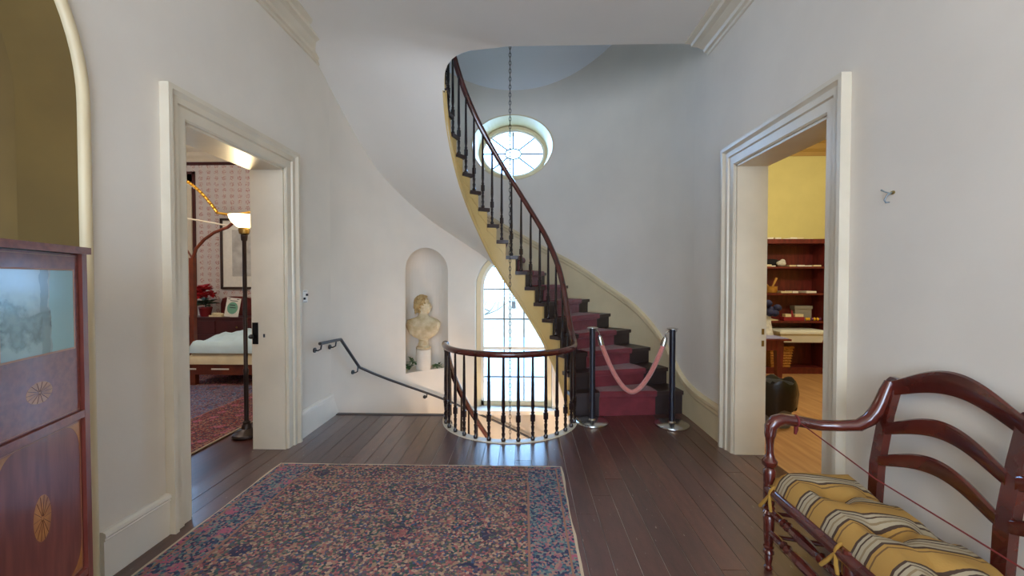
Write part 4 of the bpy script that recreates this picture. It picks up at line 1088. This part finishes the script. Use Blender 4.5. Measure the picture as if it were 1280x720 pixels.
for yy in (bY0+.04,):
    MB().box((bX0+.005, yy, .36), (bX0+.065, yy+.06, 1.80)).build('post', 'bed_wood', bed)
    pts = [(bX0+.04, yy+.03, 1.78), (bX0+.09, yy+.03, 1.93), (bX0+.21, yy+.03, 2.06), (bX0+.36, yy+.03, 2.16), (bX0+.55, yy+.03, 2.23), (bX0+.66, yy+.03, 2.32), (bX0+.78, yy+.03, 2.42)]
    MB().tube(pts, .022, 8).build('canopy_arm', 'bed_wood', bed, smooth=50)
MB().tube([(-5.1, bY0+.07, 2.42), (-4.15, bY0+.07, 2.25)], .012, 6).build('canopy_bar', 'trim', bed)
# gilded arch of the canopy with beads
gp = [(-5.0+.70*u_, bY0+.05, 2.93-.50*u_**1.9+.02*math.sin(math.pi*u_)) for u_ in [i/16 for i in range(17)]]
ga = MB().tube(gp, .022, 8).build('gilded_arch', 'gilt', bed, smooth=50)
for i, p in enumerate(gp): MB().ell((p[0], p[1]-.018, p[2]+.012), (.02, .02, .02), n=8, m=6).build('bead', 'gilt', ga, smooth=60)
MB().tube([gp[-1], (gp[-1][0]+.2, bY0+.05, 2.40), (gp[-1][0]+.5, bY0+.05, 2.44), (gp[-1][0]+1.15, bY0+.05, 2.55)], .018, 8).build('gilded_arch', 'gilt', bed, smooth=50)
MB().tube([gp[0], (gp[0][0]-.02, bY0+.02, 2.4), (bX0+.03, bY0+.07, 1.8)], .012, 6).build('canopy_arm', 'bed_wood', bed)
# mattress and duvet
def softbox(x0, x1, y0, y1, z0, z1, wob, seed, n=28, m_=16, r=.05):
    rq = random.Random(seed); ph = [rq.uniform(0, 6) for _ in range(8)]
    def hh(u_, v_):
        e = min(u_*(x1-x0), (1-u_)*(x1-x0), v_*(y1-y0), (1-v_)*(y1-y0))
        k = min(1, e/r); 
        return z0+(z1-z0)*(.45+.55*math.sqrt(max(0, 1-(1-k)**2)))+wob*k*(math.sin(9*u_+ph[0]+3*math.sin(5*v_))*math.sin(7*v_+ph[1])+.6*math.sin(23*u_+5*v_+ph[2])*math.sin(11*v_-8*u_+ph[3])+.45*abs(math.sin(31*u_+14*v_+2*math.sin(9*v_)+ph[4]))*abs(math.sin(19*v_-13*u_+ph[5])))
    rows = [[Vector((x0+(x1-x0)*i/n, y0+(y1-y0)*j/m_, hh(i/n, j/m_))) for i in range(n+1)] for j in range(m_+1)]
    b = MB().grid(rows)
    for rr_ in (rows[0], rows[-1], [q_[0] for q_ in rows], [q_[-1] for q_ in rows]): b.grid([[Vector((p.x, p.y, z0)) for p in rr_], rr_])
    return b
MB_ = softbox(bX0+.03, bX1-.03, bY0-.03, bY1, .31, .52, .004, 3).build('mattress', 'mattress_cloth', bed, smooth=60)
dv = softbox(bX0+.06, bX1-.06, bY0-.045, bY1-.02, .47, .66, .055, 4, 60, 34, .16).build('duvet', 'duvet', smooth=70)
tag(dv, 'rumpled pale blue duvet on the canopy bed', 'duvet')
# floor lamp
LX, LY = -2.655, 3.96
fl_ = tag(empty('floor_lamp', (LX, LY, 0)), 'tall dark floor lamp with a glowing glass bowl inside the bedroom doorway', 'lamp')
MB().lathe([(0, 0), (.118, 0), (.125, .012), (.118, .03), (.09, .045), (.075, .06), (.045, .075), (.04, .10), (.03, .12), (.034, .135), (.02, .15), (0, .15)], (LX, LY, 0), 24).build('base', 'lamp_metal', fl_, smooth=40)
MB().lathe([(0, .14), (.020, .14), (.020, .6), (.024, .61), (.024, .64), (.018, .65), (.018, 1.86), (.026, 1.87), (.03, 1.92), (0, 1.92)], (LX, LY, 0), 12).build('pole', 'lamp_metal', fl_, smooth=40)
MB().lathe([(.02, 1.92), (.042, 1.93), (.05, 1.965), (.044, 1.985), (.02, 1.99)], (LX, LY, 0), 16).build('collar', 'brass', fl_, smooth=40)
shp = [(.035, 1.985), (.06, 1.995), (.10, 2.035), (.122, 2.075), (.128, 2.105), (.12, 2.105), (.112, 2.075), (.09, 2.04), (.05, 2.005), (.03, 1.99)]
MB().lathe(shp, (LX, LY, 0), 24).build('shade', 'lamp_glass', fl_, smooth=50)
point('floor_lamp_bulb', (LX, LY, 2.16), 16, (1, .80, .48), .05)
# dresser with things on it
ds = tag(empty('dresser', (-4.75, 7.07, 0)), 'dark mahogany dresser against the wallpaper behind the bed', 'dresser')
MB().box((-5.85, 6.88, .08), (-3.65, 7.27, .84)).build('body', 'dresser_wood', ds)
MB().box((-5.89, 6.86, .84), (-3.61, 7.28, .87)).build('top', 'dresser_wood', ds)
for i in range(3):
    for zz in (.14, .37, .60):
        d = MB().box((-5.80+.72*i, 6.865, zz), (-5.12+.72*i, 6.882, zz+.21)).build('drawer', 'dresser_wood', ds)
        MB().ell((-5.46+.72*i, 6.85, zz+.105), (.015, .015, .015), n=8, m=6).build('knob', 'brass', d, smooth=60)
for xx in (-5.83, -3.72):
    for yy in (6.89, 7.2): MB().box((xx, yy, 0), (xx+.06, yy+.06, .08)).build('foot', 'dresser_wood', ds)
bkp = [(-4.55, .87), (-3.2, .87), (-3.2, 1.06), (-3.28, 1.14), (-3.6, 1.17), (-4.1, 1.17), (-4.47, 1.14), (-4.55, 1.06)]
MB().prism([(a*.42-3.36, 7.22, .87+(b-.87)*1.1) for a, b in bkp], (0, .03, 0)).build('back_board', 'bookcase_wood', ds)
# poinsettia
PX, PY = -5.39, 7.02
po = tag(empty('poinsettia', (PX, PY, .87)), 'red poinsettia in a dark red pot on the dresser', 'plant')
MB().lathe([(0, .872), (.075, .872), (.095, 1.0), (.10, 1.005), (.10, 1.03), (.085, 1.03), (.08, 1.01), (0, 1.01)], (PX, PY, 0), 18).build('pot', 'pot_red', po, smooth=40)
rq = random.Random(12)
MB().tube([(PX, PY, 1.0), (PX+.01, PY, 1.15), (PX, PY, 1.3)], .012, 6).build('stem', 'leaf_green', po)
def leaf(c, d, L, w_, mt, nm, par):
    d = Vector(d).normalized(); s = d.cross(Vector((0, 0, 1)));
    if s.length < .01: s = Vector((1, 0, 0))
    s.normalize(); nn = s.cross(d).normalized()
    P = [(0, 0, 0), (.35, .5, .06), (.7, .42, .02), (1, 0, -.12), (.7, -.42, .02), (.35, -.5, .06)]
    A = [Vector(c)+d*L*a+s*w_*b+nn*L*h for a, b, h in P]; B = [p-nn*.003 for p in A]
    return MB().add(A+B, [(0,1,2,3), (0,3,4,5), (9,8,7,6), (11,10,9,6)]+[(i, (i+1) % 6, 6+(i+1) % 6, 6+i) for i in range(6)]).build(nm, mt, par)
for hx_, hy_, hz in ((0, 0, 1.36), (-.07, -.04, 1.32), (.08, -.05, 1.33), (.02, -.09, 1.27), (-.06, -.08, 1.24), (.06, -.10, 1.22), (-.11, -.05, 1.26), (.12, -.03, 1.26), (0, -.10, 1.33)):
    for i in range(12):
        a = rq.uniform(0, 6.28); leaf((PX+hx_, PY+hy_-.02, hz), (math.cos(a), math.sin(a), rq.uniform(-.7, 1.2)), .11, .085, 'red_petal', 'petal', po)
for i in range(16):
    a = rq.uniform(0, 6.28); leaf((PX, PY-.02, rq.uniform(1.06, 1.15)), (math.cos(a), math.sin(a)*.7, rq.uniform(-.1, .35)), .22, .09, 'leaf_green', 'leaf', po)
# sign card
sg_ = tag(empty('sign_card', (-4.87, 6.92, .87)), 'white card with a pale green disc propped on the dresser', 'sign')
T0 = Matrix.Translation((-4.87, 6.90, .872)) @ Matrix.Rotation(R(-8), 4, 'X') @ Matrix.Rotation(R(6), 4, 'Y')
def cardpart(b, nm, mt):
    b.v = [T0 @ p for p in b.v]; return b.build(nm, mt, sg_)
cardpart(MB().box((-.12, 0, 0), (.12, .004, .32)), 'card', 'paper')
cardpart(MB().prism([((.09)*math.cos(R(a)), -.002, .15+.10*math.sin(R(a))) for a in range(0, 360, 15)], (0, .002, 0)), 'green_disc', 'sign_green')
for (a, b, zz) in ((-.05, .04, .19), (-.05, .055, .15)): cardpart(MB().box((a, -.004, zz), (b, -.002, zz+.014)), 'printed_line', 'dark_ink')
for (a, b, zz) in ((-.10, -.06, .29), (.05, .09, .295), (-.06, .07, .265)): cardpart(MB().box((a, -.002, zz), (b, 0, zz+.01)), 'printed_line', 'dark_ink')
tag(MB().box((-5.26, 6.92, .872), (-5.04, 7.08, .90)).ell((-5.19, 7.0, .915), (.08, .05, .025)).ell((-5.10, 6.98, .91), (.06, .05, .022)).build('folded_napkins', 'cream_paper'), 'small tan folded cloths lying between the poinsettia and the card', 'cloth')
# picture
pc = tag(empty('framed_print', (-4.8, BY-.03, 1.4)), 'large dark framed pale print hanging on the wallpaper', 'picture')
fx0, fx1, fz0, fz1 = -5.30, -4.30, 1.33, 2.56
for a, b, c_, d_ in ((fx0, fx1, fz0, fz0+.035), (fx0, fx1, fz1-.035, fz1), (fx0, fx0+.035, fz0, fz1), (fx1-.035, fx1, fz0, fz1)): MB().box((a, BY-.04, c_), (b, BY, d_)).build('frame_side', 'picture_frame', pc)
MB().box((fx0+.03, BY-.015, fz0+.03), (fx1-.03, BY-.004, fz1-.03)).build('mount', 'paper', pc)
MB().box((fx0+.20, BY-.018, fz0+.22), (fx1-.20, BY-.015, fz1-.2)).build('print', 'print', pc)

# ------------------------------------------------------------ study beyond the right doorway
SY = 7.14
struct(MB().box((XR+THR, SY, -.05), (7.2, SY+.2, 4)).build('wall_study_back', 'yellow_wall'), 'yellow study wall behind the bookcase', 'wall')
struct(MB().box((7.0, 2.0, -.05), (7.2, SY, 4)).build('wall_study_right', 'yellow_wall'), 'far yellow side wall of the study', 'wall')
struct(MB().box((XR+THR, 1.9, -.05), (7.2, 2.05, 4)).build('wall_study_front', 'yellow_wall'), 'near yellow wall of the study', 'wall')
struct(MB().box((XR+THR, CY-.02, -.05), (XR+THR+.06, SY, 4)).build('wall_study_left', 'yellow_wall'), 'yellow study wall backing the stairwell', 'wall')
struct(MB().box((XR+THR-.02, 2.0, -.05), (7.0, SY, -.002)).build('floor_study', 'study_floor'), 'light orange wooden study floor', 'floor')
struct(MB().box((XR+THR, 1.9, HC), (7.2, SY+.2, HC+.1)).build('ceiling_study', 'ceiling_plaster'), 'white study ceiling', 'ceiling')
rows = [[Vector((xx, SY-p, zz)) for p, zz in [(0, 3.52), (.02, 3.52), (.03, 3.58), (.08, 3.62), (.09, 3.70), (.18, 3.74), (.19, HC), (0, HC)]] for xx in (XR+THR, 7.0)]
struct(MB().sweep(rows).build('trim_8', 'brown_cornice'), 'tan moulded cornice of the study', 'cornice')
# a few boards of the study floor read as separate planks near the doorway
x = XR+THR+.01
# bookcase
bk = tag(empty('bookcase', (4.2, 6.95, 0)), 'dark red wooden open bookcase with cluttered shelves against the yellow wall', 'bookcase')
kx0, kx1, ky0, ky1 = 3.35, 4.78, 6.80, 7.12
MB().box((kx0, ky1-.02, 0), (kx1, ky1, 2.10)).build('back_panel', 'bookcase_wood', bk)
for xx in (kx0, kx1-.05): MB().box((xx, ky0, 0), (xx+.05, ky1-.02, 2.10)).build('side', 'bookcase_wood', bk)
MB().box((kx0-.03, ky0-.03, 2.06), (kx1+.03, ky1, 2.13)).build('top', 'bookcase_wood', bk)
SH = [.10, .52, .84, 1.28, 1.70]
for zz in SH: MB().box((kx0+.05, ky0+.01, zz-.03), (kx1-.05, ky1-.02, zz)).build('shelf', 'bookcase_wood', bk)
MB().box((kx0+.05, ky0+.02, 0), (kx1-.05, ky0+.04, .075)).build('plinth', 'bookcase_wood', bk)
# things on it
def papers(nm, x0, x1, z, n, seed, label, cat='papers'):
    rq = random.Random(seed); o = tag(empty(nm, ((x0+x1)/2, ky0+.12, z)), label, cat)
    for i in range(n):
        a = x0+(x1-x0)*i/n; wd = (x1-x0)/n*rq.uniform(.8, 1.15); h = rq.uniform(.012, .035)
        MB().box((a, ky0+.03+rq.uniform(0, .02), z+.001), (a+wd*.96, ky0+.24, z+h)).build('sheaf', rq.choice(['cream_paper', 'paper', 'cream_paper']), o)
papers('paper_stack', 3.86, 4.55, 2.13, 6, 1, 'loose cream papers lying on top of the bookcase')
papers('paper_stack', 3.82, 4.0, 1.70, 2, 2, 'flat cream papers at the left of the top shelf')
papers('paper_stack', 4.20, 4.70, 1.70, 4, 3, 'long thin papers along the right of the top shelf')
tag(MB().ell((4.09, 6.87, 1.75), (.075, .05, .048), n=9, m=6).ell((4.11, 6.87, 1.775), (.045, .045, .045), n=7, m=5).build('white_rock', 'rock_white'), 'pale lumpy rock on the top shelf of the bookcase', 'rock')
tag(MB().ell((4.02, 7.01, 1.765), (.16, .07, .064), n=12, m=6).build('black_cap', 'cloth_black', smooth=60), 'black cloth lump behind the pale rock on the top shelf', 'cloth')
mo_ = tag(empty('wooden_mortar', (3.97, 6.9, 1.28)), 'turned wooden mortar with two pestles on the second shelf', 'mortar')
MB().lathe([(0, 1.282), (.075, 1.282), (.09, 1.30), (.09, 1.375), (.096, 1.385), (.083, 1.385), (.08, 1.32), (0, 1.32)], (3.97, 6.93, 0), 16).build('bowl', 'bowl_wood', mo_, smooth=40)
MB().tube([(3.97, 6.92, 1.34), (4.05, 6.92, 1.52)], [.012, .02], 8).build('pestle', 'bowl_wood', mo_)
MB().tube([(3.97, 6.94, 1.34), (3.86, 6.95, 1.47)], [.012, .016], 8).build('pestle', 'bowl_wood', mo_)
papers('wooden_strips', 4.08, 4.34, 1.28, 3, 5, 'tan wooden strips lying beside the mortar on the second shelf', 'strips')
papers('booklet', 4.47, 4.62, 1.28, 1, 6, 'small cream booklet at the right of the second shelf', 'booklet')
gb = tag(empty('grey_box', (4.5, 7.0, .84)), 'grey cardboard box with a lid on the middle shelf', 'box')
MB().box((4.38, 6.97, .842), (4.64, 7.09, 1.02)).build('body', 'box_grey', gb); MB().box((4.37, 6.96, 1.02), (4.65, 7.095, 1.07)).build('lid', 'box_grey', gb)
tag(MB().box((4.12, 6.83, .842), (4.44, 6.94, .90)).build('red_tray', 'box_red'), 'flat dark red box on the middle shelf', 'box')
for i, xx in enumerate((4.15, 4.30)): tag(MB().box((xx, 6.84, .902), (xx+.09+.04*i, 6.93, .945)).build('cream_packet', 'cream_paper'), ['short cream packet on the red box', 'longer cream packet on the red box beside the grey box'][i], 'packet')
tag(MB().lathe([(0, .902), (.025, .902), (.006, 1.01), (0, 1.01)], (4.272, 6.88, 0), 8).build('red_cone', 'box_red'), 'small red cone standing on the red box', 'ornament')
rq = random.Random(4)
BL = ['leftmost yellow ball in the row before the grey box', 'yellow ball second from the red box in the row', 'purple ball in the middle of the row of balls', 'yellow ball just right of the middle purple ball', 'last yellow ball towards the bookcase side', 'purple ball at the right end of the row of balls']
for i in range(6):
    tag(MB().ell((4.475+.043*i, 6.835+(i % 2)*.012, .868), (.0215, .022, .026), n=8, m=6).build('toy_ball', 'toy_purple' if i in (2, 5) else 'toy_yellow', smooth=60), BL[i], 'ball', 'small balls on the middle shelf')
papers('paper_stack', 3.86, 4.06, .84, 2, 8, 'grey-white papers at the left of the middle shelf')
# clear storage box
bxp = tag(empty('storage_box', (4.27, 6.9, .52)), 'flat clear plastic storage box with a pale lid on the fourth shelf', 'box')
MB().sweep([[Vector(p) for p in ((3.98-k, 6.66-k, z), (4.60+k, 6.66-k, z), (4.60+k, 7.05, z), (3.98-k, 7.05, z))] for z, k in ((.522, 0), (.66, .03))]).build('body', 'plastic_clear', bxp)
MB().sweep([[Vector(p) for p in ((3.93-k, 6.61-k, z), (4.65+k, 6.61-k, z), (4.65+k, 7.07, z), (3.93-k, 7.07, z))] for z, k in ((.66, 0), (.69, .0), (.715, -.04))]).build('lid', 'plastic_clear', bxp)
# wicker basket
wk = tag(empty('wicker_basket', (4.1, 6.9, .10)), 'square woven wicker basket on the bottom shelf', 'basket')
MB().sweep([[Vector(p) for p in ((3.92-k, 6.82-k, z), (4.21+k, 6.82-k, z), (4.21+k, 7.06, z), (3.92-k, 7.06, z))] for z, k in ((.101, 0), (.42, .03))]).build('body', 'wicker', wk)
for i in range(8):
    z = .12+.042*i; k = (z-.1)/.32*.03+.006
    MB().tube([(3.92-k, 6.82-k, z), (4.21+k, 6.82-k, z), (4.21+k, 7.06, z)], .009, 6).build('weave_band', 'wicker', wk)
MB().tube([(3.885, 6.785, .425), (4.245, 6.785, .425), (4.245, 7.07, .425), (3.885, 7.07, .425)], .016, 8, closed=True).build('rim', 'wicker', wk)
# table
tb = tag(empty('table', (2.95, 5.9, 0)), 'reddish wooden table with a tapered leg just inside the study', 'table')
tx1 = 3.38; ty0 = 5.55
MB().box((2.5, ty0, .70), (tx1+.07, 6.35, .725)).build('top', 'bookcase_wood', tb)
MB().box((2.58, ty0+.05, .57), (tx1-.02, 6.3, .70)).build('apron', 'bookcase_wood', tb)
for xx in (2.58, tx1-.09):
    for yy in (ty0+.04, 6.22): MB().sweep([[Vector(p) for p in ((xx+k, yy+k, z), (xx+.085-k, yy+k, z), (xx+.085-k, yy+.085-k, z), (xx+k, yy+.085-k, z))] for z, k in ((0, .016), (.59, 0), (.70, 0))]).build('leg', 'bookcase_wood', tb)
tag(MB().box((2.9, ty0+.02, .7255), (3.42, 6.2, .735)).build('table_paper', 'table_cloth_blue'), 'pale bluish sheet covering the reddish table', 'paper')
bt = tag(empty('doll_bonnet', (3.4, 5.95, .735)), 'dark blue fabric bundle standing on the study table', 'cloth')
b_ = MB(); rq = random.Random(8)
for i in range(9): b_.ell((3.40+rq.uniform(-.06, .08), 5.95+rq.uniform(-.05, .05), 1.08+rq.uniform(-.09, .09)), (.06, .05, .05), n=8, m=6)
b_.build('bonnet', 'blue_cloth', bt, smooth=70)
MB().tube([(3.35, 5.95, .736), (3.36, 5.95, .90), (3.38, 5.95, 1.05)], [.09, .05, .03], 10).build('stand', 'rock_white', bt, smooth=60)
# waste bin with black bag
BX, BYY = 2.60, 4.42
bn = tag(empty('waste_bin', (BX, BYY, 0)), 'grey waste bin lined with a shiny black bag on the study floor', 'bin')
MB().lathe([(0, 0), (.12, 0), (.125, .01), (.155, .44), (.148, .44), (.12, .02), (0, .02)], (BX, BYY, 0), 24).build('bin', 'bin_grey', bn, smooth=40)
rows = []
rq = random.Random(2)
for j, (rad, z) in enumerate(((.13, .30), (.152, .40), (.160, .462), (.170, .47), (.178, .44), (.176, .34), (.170, .22), (.160, .10))):
    rows.append([Vector((BX+rad*(1+.05*math.sin(5*a+j*.7)+.03*math.sin(11*a))*math.cos(a)+.02*(j > 4), BYY+rad*(1+.05*math.sin(4*a))*math.sin(a), z+(.02*math.sin(6*a)+(.10*max(0, math.sin(a*1.0+2.6)) if j > 5 else 0)))) for a in [2*math.pi*i/36 for i in range(37)]])
bg_ = MB().grid(rows).build('bag', 'bag_black', bn, smooth=70)

# ------------------------------------------------------------ outdoors seen through the windows
og = MB().add([(-60, 8.5, -3.4), (60, 8.5, -3.4), (60, 120, -1.0), (-60, 120, -1.0)], [(0,1,2,3)]).build('ground', 'ground_out')
og['kind'] = 'structure'; og['label'] = 'pale washed-out lawn outside the arched window'; og['category'] = 'ground'
bk_ = MB()
rows = [[Vector((-40+80*i/20, 26+j*4, -3.0+[0, 1.6, 2.5, 2.8][j]+.3*math.sin(i*1.7+j))) for i in range(21)] for j in range(4)]
o = bk_.grid(rows).build('leafy_bank', 'bank_out', smooth=60); o['kind'] = 'structure'; o['label'] = 'leaf-strewn tan bank beyond the lawn'; o['category'] = 'bank'
sh = tag(empty('shed', (-.6, 13, -3.3)), 'pale shed with a bluish roof outside below the arched window', 'shed')
MB().box((-2.9, 11.6, -3.4), (2.2, 14.4, -1.2)).build('wall', 'wall_out', sh)
MB().prism([(-3.1, 11.3, -1.25), (-3.1, 13.0, -.28), (-3.1, 14.7, -1.25), (-3.1, 14.7, -1.35), (-3.1, 13.0, -.38), (-3.1, 11.3, -1.35)], (5.5, 0, 0)).build('roof', 'roof_out', sh)
def tree(x, y, z, h, seed, label):
    rq = random.Random(seed); o = tag(empty('bare_tree', (x, y, z)), label, 'tree', 'bare trees outside')
    tr = MB(); br = MB()
    tp = [Vector((x, y, z-.2))]
    for i in range(1, 6): tp.append(tp[-1]+Vector((rq.uniform(-.12, .12), rq.uniform(-.1, .1), h*.13)))
    tr.tube(tp, [.17, .15, .13, .11, .10, .08], 7)
    def grow(p, d, L, r, dep):
        pts = [p]; q = Vector(p); dd_ = Vector(d)
        for i in range(4):
            dd_ = (dd_+Vector((rq.uniform(-.3, .3), rq.uniform(-.3, .3), rq.uniform(-.12, .25)))).normalized(); q = q+dd_*L/4; pts.append(q.copy())
        br.tube(pts, [r*(1-.14*i) for i in range(5)], 4)
        if dep > 0:
            for k in range(3):
                b = pts[rq.randint(1, 4)]; nd = (dd_+Vector((rq.uniform(-1, 1), rq.uniform(-1, 1), rq.uniform(-.3, .7)))).normalized()
                grow(b, nd, L*rq.uniform(.5, .75), r*.5, dep-1)
    for i in range(9):
        b = tp[rq.randint(2, 5)]; a = rq.uniform(0, 6.28)
        grow(b, Vector((math.cos(a), math.sin(a), rq.uniform(.1, .9))).normalized(), h*.30, .05, 3)
    tr.build('trunk', 'bark', o, smooth=50); br.build('branches', 'bark', o, fix=False)
tree(-2.6, 19.5, -3.1, 7.0, 3, 'bare tree showing at the left side of the arched window')
tree(1.2, 23.0, -3.0, 7.5, 6, 'bare tree showing at the right side of the arched window')
tree(-.8, 33.0, -.8, 8.0, 9, 'distant bare tree showing in the middle of the arched window')
